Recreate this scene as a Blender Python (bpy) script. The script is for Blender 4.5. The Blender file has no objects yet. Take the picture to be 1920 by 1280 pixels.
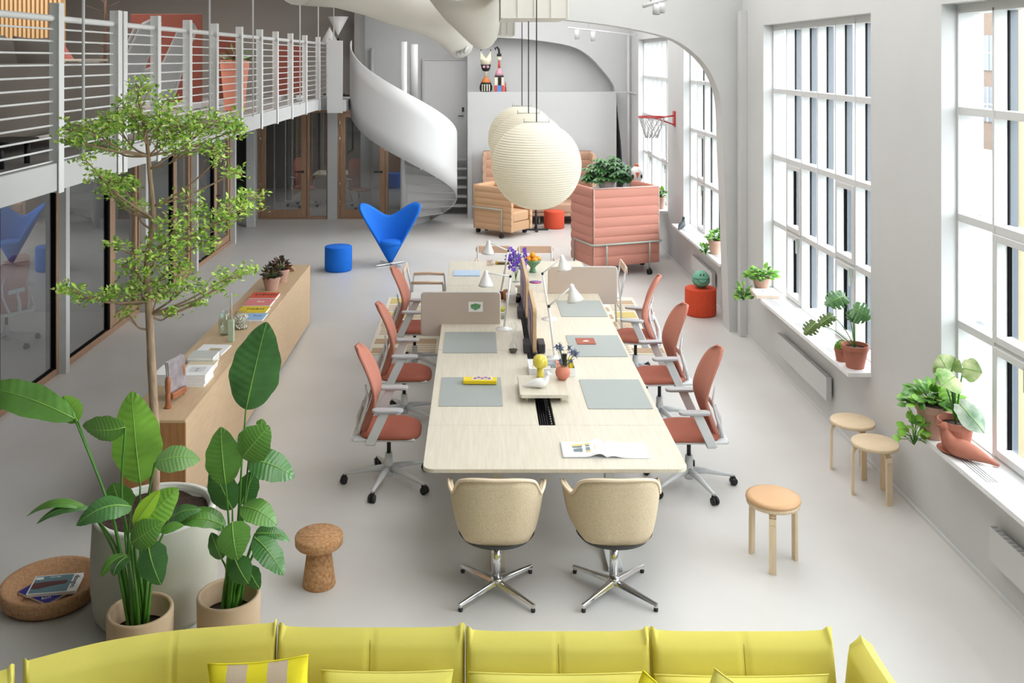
import bpy, math, random
from mathutils import Vector, Matrix
R = math.radians
PI = math.pi
random.seed(7)
sc = bpy.context.scene
COL = sc.collection

# ------------------------------------------------------------------ camera
F = 1800.0; PX = 893.0; PY = 110.0; H = 3.5
cd = bpy.data.cameras.new('camera'); cam = bpy.data.objects.new('camera', cd); COL.objects.link(cam)
cam.location = (0, 0, H); cam.rotation_euler = (R(90), 0, 0)
cd.sensor_width = 36; cd.sensor_fit = 'HORIZONTAL'; cd.lens = F / 1920 * 36
cd.shift_x = (960 - PX) / 1920; cd.shift_y = -(640 - PY) / 1920
cd.clip_start = .05; cd.clip_end = 400
sc.camera = cam
# ------------------------------------------------------------------ world and light
w = bpy.data.worlds.new('overcast_sky'); sc.world = w; w.use_nodes = True
bg = w.node_tree.nodes['Background']; bg.inputs[0].default_value = (.93, .97, 1, 1); bg.inputs[1].default_value = 9.5
def area(name, loc, rot, sx, sy, e, col=(1, 1, 1)):
    l = bpy.data.lights.new(name, 'AREA'); l.shape = 'RECTANGLE'; l.size = sx; l.size_y = sy; l.energy = e; l.color = col
    o = bpy.data.objects.new(name, l); o.location = loc; o.rotation_euler = rot; COL.objects.link(o); return o
area('ceiling_fill', (1.3, 7.5, 5.45), (0, 0, 0), 3.2, 11, 320, (1, .99, .98))  # broad soft fill added overhead out of view, no fitting in the hall
area('ceiling_fill', (1.0, 17.5, 5.45), (0, 0, 0), 4.0, 6, 260, (1, .99, .98))  # second unseen fill, added to lift the far floor and back wall
area('upstairs_light', (-6.5, 13, 5.4), (0, 0, 0), 3, 12, 380, (1, .97, .93))
area('meeting_room_light', (-7, 12, 2.4), (0, 0, 0), 2, 12, 60, (1, .97, .94))
area('meeting_room_light', (-3.2, 23, 2.3), (0, 0, 0), 4, 2, 25, (1, .97, .94))
WIN = [20.2, 15.8, 11.4, 7.04, 2.64]
sc.view_settings.view_transform = 'Standard'; sc.view_settings.look = 'None'
sc.view_settings.gamma = 1; sc.view_settings.use_curve_mapping = False
sc.view_settings.exposure = 0.02
sc.cycles.use_denoising = True
sc.cycles.max_bounces = 8; sc.cycles.diffuse_bounces = 4; sc.cycles.glossy_bounces = 3
sc.cycles.transmission_bounces = 6; sc.cycles.transparent_max_bounces = 16
sc.cycles.caustics_reflective = False; sc.cycles.caustics_refractive = False
sc.cycles.sample_clamp_indirect = 6

# ------------------------------------------------------------------ pixel helpers (photo pixel -> world)
def W(x, y, D): return Vector(((x - PX) * D / F, D, H - (y - PY) * D / F))
def P(x, y, z=0.0): return W(x, y, F * (H - z) / (y - PY))
def WX(x, D): return (x - PX) * D / F

# ------------------------------------------------------------------ mesh builder
class MB:
    def __init__(s): s.v = []; s.f = []; s.m = []; s.s = []
    def add(s, vs, fs, mi=0, sm=False, M=None):
        o = len(s.v)
        if M is not None: vs = [M @ Vector(v) for v in vs]
        s.v += [tuple(v) for v in vs]
        for f in fs: s.f.append([o + i for i in f]); s.m.append(mi); s.s.append(sm)
        return s
    def box(s, c, d, rz=0, rx=0, ry=0, mi=0):
        M = Matrix.Translation(c) @ Matrix.Rotation(rz, 4, 'Z') @ Matrix.Rotation(ry, 4, 'Y') @ Matrix.Rotation(rx, 4, 'X')
        x, y, z = d[0] / 2, d[1] / 2, d[2] / 2
        return s.add([(-x, -y, -z), (x, -y, -z), (x, y, -z), (-x, y, -z), (-x, -y, z), (x, -y, z), (x, y, z), (-x, y, z)],
                     [(0, 3, 2, 1), (4, 5, 6, 7), (0, 1, 5, 4), (1, 2, 6, 5), (2, 3, 7, 6), (3, 0, 4, 7)], mi, False, M)
    def bb(s, x0, x1, y0, y1, z0, z1, mi=0): return s.box(((x0 + x1) / 2, (y0 + y1) / 2, (z0 + z1) / 2), (abs(x1 - x0), abs(y1 - y0), abs(z1 - z0)), mi=mi)
    def tube(s, pts, r, n=8, mi=0, closed=False):
        pts = [Vector(p) for p in pts]; N = len(pts)
        rs = r if isinstance(r, (list, tuple)) else [r] * N
        vs = []; up = None
        for i, p in enumerate(pts):
            if closed: t = pts[(i + 1) % N] - pts[i - 1]
            else: t = pts[min(i + 1, N - 1)] - pts[max(i - 1, 0)]
            t = t.normalized() if t.length > 1e-9 else Vector((0, 0, 1))
            if up is None: up = Vector((0, 0, 1)) if abs(t.z) < .9 else Vector((1, 0, 0))
            a = t.cross(up)
            if a.length < 1e-6: a = t.cross(Vector((0, 1, 0)))
            a.normalize(); b = a.cross(t).normalized(); up = b
            for k in range(n):
                q = 2 * PI * k / n
                vs.append(p + (a * math.cos(q) + b * math.sin(q)) * rs[i])
        fs = []
        for i in range(N if closed else N - 1):
            j = (i + 1) % N
            for k in range(n):
                l = (k + 1) % n; fs.append((i * n + k, i * n + l, j * n + l, j * n + k))
        s.add(vs, fs, mi, True)
        if not closed:
            o = len(s.v) - len(vs)
            s.f.append([o + k for k in range(n)][::-1]); s.m.append(mi); s.s.append(False)
            s.f.append([o + (N - 1) * n + k for k in range(n)]); s.m.append(mi); s.s.append(False)
        return s
    def lathe(s, prof, n=24, c=(0, 0, 0), mi=0, M=None, sx=1, sy=1, sm=True, cap=True):
        vs = []; fs = []
        for r, z in prof:
            for k in range(n):
                q = 2 * PI * k / n; vs.append((c[0] + r * math.cos(q) * sx, c[1] + r * math.sin(q) * sy, c[2] + z))
        for i in range(len(prof) - 1):
            for k in range(n):
                l = (k + 1) % n; fs.append((i * n + k, i * n + l, (i + 1) * n + l, (i + 1) * n + k))
        s.add(vs, fs, mi, sm, M)
        o = len(s.v) - len(vs)
        if not cap: return s
        if prof[0][0] > 1e-4: s.f.append([o + k for k in range(n)][::-1]); s.m.append(mi); s.s.append(False)
        if prof[-1][0] > 1e-4: s.f.append([o + (len(prof) - 1) * n + k for k in range(n)]); s.m.append(mi); s.s.append(False)
        return s
    def grid(s, fn, nu, nv, mi=0, sm=True, M=None):
        vs = [fn(i / nu, j / nv) for i in range(nu + 1) for j in range(nv + 1)]
        fs = [(i * (nv + 1) + j, (i + 1) * (nv + 1) + j, (i + 1) * (nv + 1) + j + 1, i * (nv + 1) + j + 1) for i in range(nu) for j in range(nv)]
        return s.add(vs, fs, mi, sm, M)
    def prism(s, poly, z0, z1, mi=0, M=None, sm=False):
        n = len(poly)
        vs = [(x, y, z0) for x, y in poly] + [(x, y, z1) for x, y in poly]
        s.add(vs, [list(range(n))[::-1], list(range(n, 2 * n))], mi, False, M)
        o = len(s.v) - 2 * n
        for i in range(n):
            j = (i + 1) % n; s.f.append([o + i, o + j, o + n + j, o + n + i]); s.m.append(mi); s.s.append(sm)
        return s
    def ball(s, c, r, mi=0, n=16, sz=1, sx=1, sy=1):
        pr = [(r * math.sin(PI * i / 10) if 0 < i < 10 else 1e-5, -r * sz * math.cos(PI * i / 10)) for i in range(11)]
        return s.lathe(pr, n, c, mi, sx=sx, sy=sy)

def rrect(w, h, r, n=5):
    out = []
    for cx, cy, a in ((w / 2 - r, h / 2 - r, 0), (-w / 2 + r, h / 2 - r, 90), (-w / 2 + r, -h / 2 + r, 180), (w / 2 - r, -h / 2 + r, 270)):
        for k in range(n + 1):
            q = R(a + 90 * k / n); out.append((cx + r * math.cos(q), cy + r * math.sin(q)))
    return out
XZ = Matrix.Rotation(R(90), 4, 'X')     # polygon in x,y -> x,z, extrusion towards -y
YZ = Matrix(((0, 0, 1, 0), (1, 0, 0, 0), (0, 1, 0, 0), (0, 0, 0, 1)))   # polygon x,y -> y,z, extrusion along x
def TR(x, y, z): return Matrix.Translation((x, y, z))
def RZ(a): return Matrix.Rotation(a, 4, 'Z')
def RX(a): return Matrix.Rotation(a, 4, 'X')
def RY(a): return Matrix.Rotation(a, 4, 'Y')

def obj(name, mb, mats, parent=None, bevel=0, seg=2, solid=0, sub=0, loc=None, world=False, off=0):
    me = bpy.data.meshes.new(name)
    vs = mb.v
    if world and parent is not None:
        L = parent.location; vs = [(x - L.x, y - L.y, z - L.z) for x, y, z in vs]
    me.from_pydata(vs, [], mb.f)
    if not isinstance(mats, (list, tuple)): mats = [mats]
    for m in mats: me.materials.append(m)
    me.polygons.foreach_set('material_index', mb.m); me.polygons.foreach_set('use_smooth', mb.s); me.update()
    o = bpy.data.objects.new(name, me); COL.objects.link(o)
    if parent is not None: o.parent = parent
    if loc: o.location = loc
    if solid:
        m = o.modifiers.new('solid', 'SOLIDIFY'); m.thickness = solid; m.offset = off
    if bevel:
        m = o.modifiers.new('bevel', 'BEVEL'); m.width = bevel; m.segments = seg; m.limit_method = 'ANGLE'; m.angle_limit = R(40)
    if sub:
        m = o.modifiers.new('sub', 'SUBSURF'); m.levels = sub; m.render_levels = sub
    return o
def tag(o, label=None, cat=None, group=None, kind=None):
    if label: o['label'] = label
    if cat: o['category'] = cat
    if group: o['group'] = group
    if kind: o['kind'] = kind
    return o
def thing(name, label, cat, loc=(0, 0, 0), rz=0, group=None):
    o = bpy.data.objects.new(name, None); COL.objects.link(o); o.empty_display_size = .1
    o.location = loc; o.rotation_euler = (0, 0, rz); return tag(o, label, cat, group)
def struct(name, mb, mats, label=None, **k):
    return tag(obj(name, mb, mats, **k), label, None, None, 'structure')
def dup(root, loc, rz=None, label=None, group=None):
    def cp(o, par):
        c = o.copy(); COL.objects.link(c)
        if par is not None: c.parent = par
        for ch in list(kids.get(o, [])): cp(ch, c)
        return c
    kids = {}
    for ch in root.children_recursive: kids.setdefault(ch.parent, []).append(ch)
    r = cp(root, None); r.location = loc
    if rz is not None: r.rotation_euler = (0, 0, rz)
    if label: r['label'] = label
    if group: r['group'] = group
    return r
def text(name, s, size, mat, parent, M, depth=.0008):
    cu = bpy.data.curves.new(name, 'FONT'); cu.body = s; cu.size = size; cu.extrude = depth
    cu.align_x = 'CENTER'; cu.align_y = 'CENTER'; cu.resolution_u = 2
    t = bpy.data.objects.new(name, cu); COL.objects.link(t)
    me = bpy.data.meshes.new_from_object(t.evaluated_get(bpy.context.evaluated_depsgraph_get()))
    bpy.data.objects.remove(t); me.transform(M); me.materials.clear(); me.materials.append(mat)
    o = bpy.data.objects.new(name, me); COL.objects.link(o); o.parent = parent; return o

# ------------------------------------------------------------------ materials
def lin(c): return tuple(((x / 255) / 12.92 if x / 255 <= .04045 else ((x / 255 + .055) / 1.055) ** 2.4) for x in c)
MATS = {}
def mat(name, rgb, rough=.6, metal=0, var=0, vscale=8, stretch=(1, 1, 1), bump=0, bscale=60, rgb2=None, spec=.5, trans=0, emit=0, coat=0, detail=4):
    if name in MATS: return MATS[name]
    m = bpy.data.materials.new(name); m.use_nodes = True; nt = m.node_tree; b = nt.nodes['Principled BSDF']
    c = lin(rgb) + (1,)
    b.inputs['Base Color'].default_value = c; b.inputs['Roughness'].default_value = rough
    b.inputs['Metallic'].default_value = metal; b.inputs['Specular IOR Level'].default_value = spec
    if coat: b.inputs['Coat Weight'].default_value = coat; b.inputs['Coat Roughness'].default_value = .1
    if trans: b.inputs['Transmission Weight'].default_value = trans
    if emit: b.inputs['Emission Color'].default_value = c; b.inputs['Emission Strength'].default_value = emit
    if var or bump:
        tc = nt.nodes.new('ShaderNodeTexCoord'); mp = nt.nodes.new('ShaderNodeMapping')
        mp.inputs['Scale'].default_value = stretch; nt.links.new(tc.outputs['Object'], mp.inputs[0])
    if var:
        n = nt.nodes.new('ShaderNodeTexNoise'); n.inputs['Scale'].default_value = vscale; n.inputs['Detail'].default_value = detail
        nt.links.new(mp.outputs[0], n.inputs['Vector'])
        r = nt.nodes.new('ShaderNodeValToRGB'); r.color_ramp.elements[0].position = .3; r.color_ramp.elements[1].position = .7
        c2 = lin(rgb2) + (1,) if rgb2 else tuple(x * (1 - var) for x in c[:3]) + (1,)
        r.color_ramp.elements[0].color = c2
        r.color_ramp.elements[1].color = c if rgb2 else tuple(min(1, x * (1 + var)) for x in c[:3]) + (1,)
        nt.links.new(n.outputs[0], r.inputs[0]); nt.links.new(r.outputs[0], b.inputs['Base Color'])
    if bump:
        n2 = nt.nodes.new('ShaderNodeTexNoise'); n2.inputs['Scale'].default_value = bscale; n2.inputs['Detail'].default_value = 2
        nt.links.new(mp.outputs[0], n2.inputs['Vector'])
        bp = nt.nodes.new('ShaderNodeBump'); bp.inputs['Strength'].default_value = bump; bp.inputs['Distance'].default_value = .01
        nt.links.new(n2.outputs[0], bp.inputs['Height']); nt.links.new(bp.outputs[0], b.inputs['Normal'])
    MATS[name] = m; return m
def glassmat(name, tint, refl=1.0, rough=0.0, ior=1.5):
    m = bpy.data.materials.new(name); m.use_nodes = True; nt = m.node_tree; nt.nodes.clear()
    out = nt.nodes.new('ShaderNodeOutputMaterial'); mx = nt.nodes.new('ShaderNodeMixShader'); fr = nt.nodes.new('ShaderNodeFresnel')
    fr.inputs[0].default_value = ior; t = nt.nodes.new('ShaderNodeBsdfTransparent'); t.inputs[0].default_value = (*tint, 1)
    g = nt.nodes.new('ShaderNodeBsdfGlossy'); g.inputs['Roughness'].default_value = rough; g.inputs[0].default_value = (refl, refl, refl, 1)
    ge = nt.nodes.new('ShaderNodeNewGeometry'); mu = nt.nodes.new('ShaderNodeMath'); mu.operation = 'SUBTRACT'; mu.use_clamp = True
    nt.links.new(fr.outputs[0], mu.inputs[0]); nt.links.new(ge.outputs['Backfacing'], mu.inputs[1])
    nt.links.new(mu.outputs[0], mx.inputs[0]); nt.links.new(t.outputs[0], mx.inputs[1]); nt.links.new(g.outputs[0], mx.inputs[2])
    nt.links.new(mx.outputs[0], out.inputs[0]); return m
white = mat('white_paint', (200, 201, 201), .55, var=.02, vscale=1.5, bump=.05, bscale=40)
railw = mat('railing_white', (232, 233, 233), .4)
whitew = mat('window_white', (208, 209, 209), .4)
wgrey = mat('window_outer_grey', (92, 98, 106), .5)
black = mat('black_plastic', (22, 23, 26), .45)
gasket = mat('black_gasket', (8, 8, 9), .8, spec=.1)
floorm = mat('polished_concrete', (210, 208, 206), .33, var=.05, vscale=.9, bump=.015, bscale=6, rgb2=(201, 198, 194), spec=.35)
marble = mat('white_marble', (236, 237, 238), .25, var=.05, vscale=5, rgb2=(222, 224, 226))
glass = glassmat('window_glass', (.95, .97, .97), .6)
pglass = glassmat('partition_glass', (.76, .78, .78), 1.0, 0, 2.5)
cglass = glassmat('clear_glass', (.93, .95, .95), 1.0, 0, 1.5)
oak = mat('oak', (212, 184, 150), .5, var=.1, vscale=7, stretch=(14, .8, 14), rgb2=(198, 168, 132), bump=.03, bscale=30)
oakend = mat('oak_end', (172, 124, 78), .5, var=.1, vscale=6, stretch=(9, 9, .8), rgb2=(150, 104, 62))
framewood = mat('frame_wood', (176, 142, 114), .5, var=.1, vscale=6, stretch=(8, 8, .6), rgb2=(156, 122, 96))
ash = mat('pale_ash', (212, 205, 189), .42, var=.04, vscale=5, stretch=(12, .7, 12), rgb2=(202, 194, 176))
birch = mat('birch', (232, 211, 180), .45, var=.05, vscale=6, stretch=(1, 14, 1), rgb2=(220, 198, 164))
pinkwood = mat('rose_wood', (214, 178, 152), .5, var=.05, vscale=6, stretch=(1, 10, 10))
cork = mat('cork', (203, 160, 116), .85, var=.2, vscale=45, rgb2=(160, 112, 72), bump=.4, bscale=70)
orange = mat('terracotta_fabric', (180, 116, 98), .85, var=.05, vscale=200, bump=.1, bscale=400)
lgrey = mat('light_grey_plastic', (212, 214, 216), .4)
mgrey = mat('mid_grey_pad', (172, 170, 172), .6)
beige = mat('beige_wool', (222, 206, 178), .95, var=.12, vscale=130, rgb2=(200, 181, 150), bump=.3, bscale=200)
beigeedge = mat('beige_edge', (228, 208, 182), .8)
chrome = mat('chrome', (220, 220, 222), .12, 1)
darkgrey = mat('dark_grey', (62, 62, 64), .6)
blue = mat('blue_fabric', (0, 112, 222), .8, bump=.05, bscale=200)
red = mat('red_fabric', (206, 72, 40), .85, var=.05, vscale=20, bump=.08, bscale=200)
yellow = mat('yellow_fabric', (218, 207, 98), .8, bump=.08, bscale=300, var=.02, vscale=3)
yseam = mat('yellow_seam', (170, 152, 40), .8)
salmon = mat('salmon_fabric', (198, 136, 120), .85, bump=.06, bscale=300)
tan = mat('tan_fabric', (198, 158, 122), .85, bump=.06, bscale=300)
dusty = mat('dusty_rose_fabric', (196, 160, 136), .85)
steel = mat('sage_steel', (170, 178, 168), .4, .2)
terra = mat('terracotta', (172, 108, 88), .8, var=.08, vscale=6)
paleterra = mat('pale_terracotta', (196, 158, 142), .8, var=.08, vscale=5)
sandclay = mat('sand_clay', (206, 182, 154), .85, var=.12, vscale=4, rgb2=(190, 162, 132))
soil = mat('soil', (62, 44, 36), .95, var=.4, vscale=40, bump=.6, bscale=60)
planterm = mat('planter_stone', (186, 183, 168), .7, var=.04, vscale=3)
rimm = mat('planter_rim', (218, 218, 212), .7)
leafm = mat('leaf_green', (98, 150, 64), .38, var=.22, vscale=5, coat=.2)
leafl = mat('leaf_light_green', (136, 190, 72), .42, var=.18, vscale=5)
leafd = mat('leaf_dark_green', (76, 126, 66), .32, var=.25, vscale=6, coat=.3)
leafy = mat('leaf_yellow_green', (168, 214, 60), .45, var=.1, vscale=6)
rib = mat('leaf_rib', (140, 185, 84), .5)
stemm = mat('leaf_stem', (72, 128, 40), .5, var=.15, vscale=6)
bark = mat('bark', (170, 144, 120), .85, var=.2, vscale=30, stretch=(1, 1, .3), bump=.5, bscale=60)
treeleaf = mat('tree_leaf', (168, 208, 80), .35, var=.2, vscale=3)
paper = mat('paper', (238, 238, 238), .7)
pad = mat('sage_pad', (156, 163, 161), .55)
screenm = mat('screen_fabric', (190, 176, 164), .9, bump=.05, bscale=300)
wlamp = mat('lamp_white', (240, 240, 240), .35)
mwall = mat('grey_paint', (150, 147, 143), .7)
dwall = mat('dark_grey_paint', (156, 151, 145), .7)
redscreen = mat('brick_felt', (140, 78, 66), .9)
darksofa = mat('charcoal_fabric', (116, 108, 100), .95, bump=.1, bscale=200)
lgfab = mat('grey_fabric', (172, 172, 172), .9)
YEL = mat('bright_yellow', (228, 200, 30), .5)

# ================================================================== SETTING
b = MB(); b.bb(-11, 3.75, -4, 26, -.12, 0)
struct('floor', b, floorm, 'grey polished concrete floor')
b = MB(); b.bb(-11, 3.75, -4, 26, 5.6, 5.75)
struct('ceiling', b, white)
b = MB(); b.bb(-11, 3.75, -4.15, -4, 0, 5.75); struct('wall_front', b, white)
# right wall with window openings
XW = 3.41; XO = 3.72
b = MB(); b.bb(XW, XO, -4, 26, 0, .76); b.bb(XW, XO, -4, 26, 3.9, 5.6)
prev = 26
for y in WIN:
    b.bb(XW, XO, y, prev, .76, 3.9); prev = y - 3.1
b.bb(XW, XO, -4, prev, .76, 3.9)
struct('wall_right', b, white, 'white plastered wall with tall windows')
b = MB(); b.bb(XW - .015, XW, -4, 12.2, 0, .03); b.bb(XW - .015, XW, 12.7, 21.2, 0, .03); struct('baseboard_right', b, whitew)
# windows
def window(n, yf, detail=True):
    e = bpy.data.objects.new('window_%d' % n, None); COL.objects.link(e); e.location = (3.525, yf, .8); tag(e, None, None, None, 'structure')
    t = MB(); y1 = -3.1
    x0, x1 = 0, .17
    t.bb(x0, x1, y1, y1 + .06, -.04, 3.1); t.bb(x0, x1, -.02, 0, -.04, 3.1); t.bb(x0, x1, y1 + .06, -.02, 3.03, 3.1); t.bb(x0, x1, y1 + .06, -.02, -.04, 0)
    obj('window_frame', t, whitew, e)
    zs = [0, .76, 1.54, 2.32, 3.05]; pitch = .494
    m = MB(); m.bb(0, .09, -.014, .014, 0, 3.05); m.bb(.105, .165, -.012, .012, 0, 3.05, mi=1); m.bb(.09, .108, -.018, .018, 0, 3.05, mi=2)
    me = None
    for k in range(1, 6):
        if me is None: mo = obj('mullion', m, [whitew, wgrey, gasket], e); me = mo
        else: mo = me.copy(); COL.objects.link(mo)
        mo.location = (0, -pitch * k - .0, 0)
    m = MB(); m.bb(.004, .1, y1 + .06, -.02, -.028, .028); m.bb(.1, .162, y1 + .06, -.02, -.02, .02, mi=1)
    me = None
    for z in zs[1:4]:
        if me is None: mo = obj('transom', m, [whitew, wgrey], e); me = mo
        else: mo = me.copy(); COL.objects.link(mo)
        mo.location = (0, 0, z)
    me = None
    for k in range(6):
        for r in range(4):
            h = zs[r + 1] - zs[r]
            pm = MB(); pm.bb(.094, .1, -pitch + .012, -.012, .02, h - .02)
            po = obj('pane', pm, glass, e); po.location = (0, -pitch * k, zs[r])
    for k in (1, 4):
        c = MB(); ya, yb = -pitch * (k + 1) + .014, -pitch * k - .014
        for (za, zb) in ((.01, .745), (.775, 1.51)):
            for (p, q, r_, s_) in ((ya, ya + .05, za, zb), (yb - .05, yb, za, zb), (ya + .05, yb - .05, za, za + .05), (ya + .05, yb - .05, zb - .05, zb)):
                c.bb(-.012, .09, p, q, r_, s_)
            for (p, q, r_, s_) in ((ya + .05, ya + .06, za + .05, zb - .05), (yb - .06, yb - .05, za + .05, zb - .05)):
                c.bb(.06, .09, p, q, r_, s_, mi=1)
        co = obj('casement', c, [whitew, gasket], e, bevel=.003, seg=1)
        hm = MB(); hm.bb(-.04, -.012, ya + .018, ya + .034, .66, .74); hm.bb(-.05, -.036, ya + .018, ya + .034, .58, .74)
        obj('handle', hm, steel, co)
    # sill
    s = MB(); s.bb(3.207, 3.53, yf - 3.1 - .02, yf - .02 if n < 4 else yf, .755, .79)
    for q in (.55, 1.55, 2.4):
        for j in range(4): s.bb(3.27 + .02 * j, 3.276 + .02 * j, yf - q - .35, yf - q, .7895, .7912, mi=1)
    struct('trim_%d' % n, s, [marble, darkgrey], 'white marble window sill', bevel=.004, seg=1)
for i, y in enumerate(WIN): window(i + 1, y)
# radiators
def radiator(y0, y1, label, z0=.24, z1=.46):
    r = thing('radiator', label, 'radiator', (XW, (y0 + y1) / 2, z0)); L = y1 - y0; h = z1 - z0
    m = MB(); m.bb(-.075, -.02, -L / 2, L / 2, 0, h); obj('panel', m, white, r, bevel=.006)
    m = MB()
    for k in range(int(L / .05)): m.bb(-.068, -.03, -L / 2 + .02 + k * .05, -L / 2 + .045 + k * .05, h, h + .003)
    tag(obj('grille', m, mgrey, r), kind='stuff')
    for q in (-L / 2 + .1, L / 2 - .14): m = MB(); m.bb(-.02, 0, q, q + .04, .02, h - .02); obj('bracket', m, steel, r)
radiator(9.15, 10.65, 'low white radiator under the window with the dark monstera')
radiator(4.5, 6.25, 'low white radiator at the right edge under the variegated plant window')
radiator(13.6, 14.9, 'white radiator behind the red pouf with the ball')
# arch wall
def arch(name, curve, y0, y1, xl, ztop=5.6, label=None):
    poly = [(x, z) for x, z in curve] + [(xl, curve[-1][1]), (xl, ztop), (XW + .05, ztop), (XW + .05, 0)]
    m = MB(); m.prism(poly, -y1, -y0, M=XZ)
    # XZ maps (x,y,z)->(x,-z,y)
    return struct(name, m, white, label)
def smooth(pts, n=5):
    out = []
    for i in range(len(pts) - 1):
        p0 = pts[max(i - 1, 0)]; p1 = pts[i]; p2 = pts[i + 1]; p3 = pts[min(i + 2, len(pts) - 1)]
        for k in range(n):
            t = k / n
            out.append(tuple(.5 * ((2 * p1[j]) + (-p0[j] + p2[j]) * t + (2 * p0[j] - 5 * p1[j] + 4 * p2[j] - p3[j]) * t * t + (-p0[j] + 3 * p1[j] - 3 * p2[j] + p3[j]) * t ** 3) for j in range(len(p1))))
    out.append(tuple(pts[-1])); return out
c1 = smooth([(3.245, 0), (3.2, 1.35), (3.16, 2.34), (3.14, 2.885), (3.08, 3.15), (2.93, 3.43), (2.65, 3.68), (2.33, 3.81), (1.716, 3.93), (1.14, 4.0)], 4)
arch('wall_arch', c1, 12.3, 12.62, .25, label='white concrete arch frame across the hall')
c2 = smooth([(3.27, 0), (3.23, 1.35), (3.09, 2.67), (3.03, 2.94), (2.8, 3.25), (2.5, 3.56), (2.09, 3.78), (1.25, 3.92), (.5, 3.97)], 4)
arch('wall_back_arch', c2, 21.3, 21.6, -.2)
b = MB(); b.bb(-2.7, 3.75, 22.4, 22.6, 0, 5.6); struct('wall_back', b, white)
b = MB(); b.bb(-2.72, -2.6, 21.4, 22.4, 2.68, 5.6); struct('wall_back_return', b, mwall)
b = MB(); b.bb(-11, -2.72, 21.9, 22.05, 2.68, 5.6); struct('wall_upstairs_back', b, dwall)
b = MB(); b.bb(-11.1, -11, -4, 26, 0, 5.6); struct('wall_left', b, dwall)
b = MB(); b.bb(-11, 3.75, 25.9, 26, 0, 5.6); struct('wall_far', b, mwall)
b = MB(); b.bb(-.2, 3.41, 21.75, 22.4, 2.0, 4.3); struct('wall_recess', b, white)
# ledge box
b = MB(); b.bb(-.19, 3.08, 21.1, 21.9, 0, 2.77); struct('wall_ledge', b, white, 'tall white boxed ledge at the back of the hall')
b = MB(); b.bb(-.19, -.09, 20.98, 21.1, 0, 2.2); struct('trim_ledge_post', b, white)
# mezzanine
def ex(y): return -3.25 + .008 * (y - 7.3)
b = MB()
b.prism([(-11, -4), (ex(-4), -4), (ex(21), 21.0), (ex(21), 21.9), (-11, 21.9)], 2.5, 2.68)
struct('floor_mezzanine', b, white, 'white mezzanine deck')
b = MB(); b.prism([(ex(-4), -4), (ex(-4) + .04, -4), (ex(20.9) + .04, 20.9), (ex(20.9), 20.9)], 2.49, 2.70)
struct('trim_mezzanine_edge', b, white, 'white fascia along the mezzanine edge')
b = MB(); b.prism([(-11, -4), (ex(-4) - .05, -4), (ex(21) - .05, 20.8), (-11, 20.8)], 2.681, 2.69)
struct('floor_carpet', b, mat('grey_carpet', (150, 146, 142), .95, var=.1, vscale=60), 'grey carpet on the mezzanine')
# beams under the mezzanine seen as stepped ends
# lower glass wall, doors wall, columns
b = MB(); b.bb(-11, -4.68, 13.3, 13.38, 0, 2.5); struct('wall_partition', b, white)
b = MB(); b.bb(-11, -4.68, 18.4, 18.5, 0, 2.5); struct('wall_partition_far', b, white)
cols = [8.15, 10.72, 13.3, 15.72, 18.2]
for k, y in enumerate(cols + [20.02]):
    m = MB(); m.bb(-4.66, -4.56 if k < 5 else -4.5, y - .05, y + .05, 0, 2.5)
    if k == 5: m = MB(); m.bb(-4.78, -4.62, 19.95, 20.1, 0, 2.5)
    struct('trim_column_%d' % (k + 1), m, white)
def bay(y0, y1, ys, n, door=True):
    e = bpy.data.objects.new('window_%d' % n, None); COL.objects.link(e); e.location = (-4.68, y0, 0); tag(e, None, None, None, 'structure')
    L = y1 - y0; s = ys - y0
    m = MB(); m.bb(-.04, .04, 0, L, 0, .07); m.bb(-.04, .04, 0, L, 2.42, 2.49); m.bb(-.04, .04, 0, .05, .07, 2.42); m.bb(-.04, .04, L - .05, L, .07, 2.42)
    obj('window_frame', m, framewood, e, bevel=.004, seg=1)
    if not door:
        m = MB(); m.bb(-.03, .03, .05, .07, .07, 2.42); m.bb(-.02, .02, .05, L - .05, .07, .09); m.bb(-.03, .03, L - .07, L - .05, .07, 2.42); m.bb(-.008, .008, s - .004, s + .004, .09, 2.42); obj('gasket', m, gasket, e)
        for (p, q) in ((.06, s - .004), (s + .004, L - .06)): m = MB(); m.bb(-.006, .006, p, q, .09, 2.42); obj('pane', m, pglass, e)
        return
    m = MB(); m.bb(-.038, .038, s + .03, s + .12, .072, 2.418); obj('post', m, framewood, e, bevel=.004, seg=1)
    m = MB(); m.bb(-.03, .03, s - .03, s + .03, .07, 2.42); m.bb(-.03, .03, .05, .07, .07, 2.42); m.bb(-.02, .02, .05, s, .07, .09); m.bb(-.03, .03, L - .07, L - .05, .07, 2.42); obj('gasket', m, gasket, e)
    m = MB(); m.bb(-.006, .006, .06, s - .02, .09, 2.42); obj('pane', m, pglass, e)
    d = MB()
    for (a, c_, z0, z1) in ((s + .13, s + .22, .08, 2.41), (L - .15, L - .07, .08, 2.41), (s + .22, L - .15, .08, .2), (s + .22, L - .15, 2.3, 2.41)): d.bb(-.03, .03, a, c_, z0, z1)
    dd = obj('door_leaf', d, framewood, e, bevel=.004, seg=1)
    m = MB(); m.bb(-.006, .006, s + .2, L - .14, .19, 2.31); obj('pane', m, pglass, dd)
    m = MB(); m.tube([(.03, s + .17, 1.05), (.08, s + .17, 1.05), (.08, s + .29, 1.05)], .01, 6); obj('handle', m, black, dd)
bay(5.6, 8.1, 7.0, 11, False); bay(8.2, 10.67, 9.42, 12, False); bay(10.77, 13.25, 12.15, 13); bay(13.35, 15.67, 14.7, 14); bay(15.77, 18.15, 17.0, 15)
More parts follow.
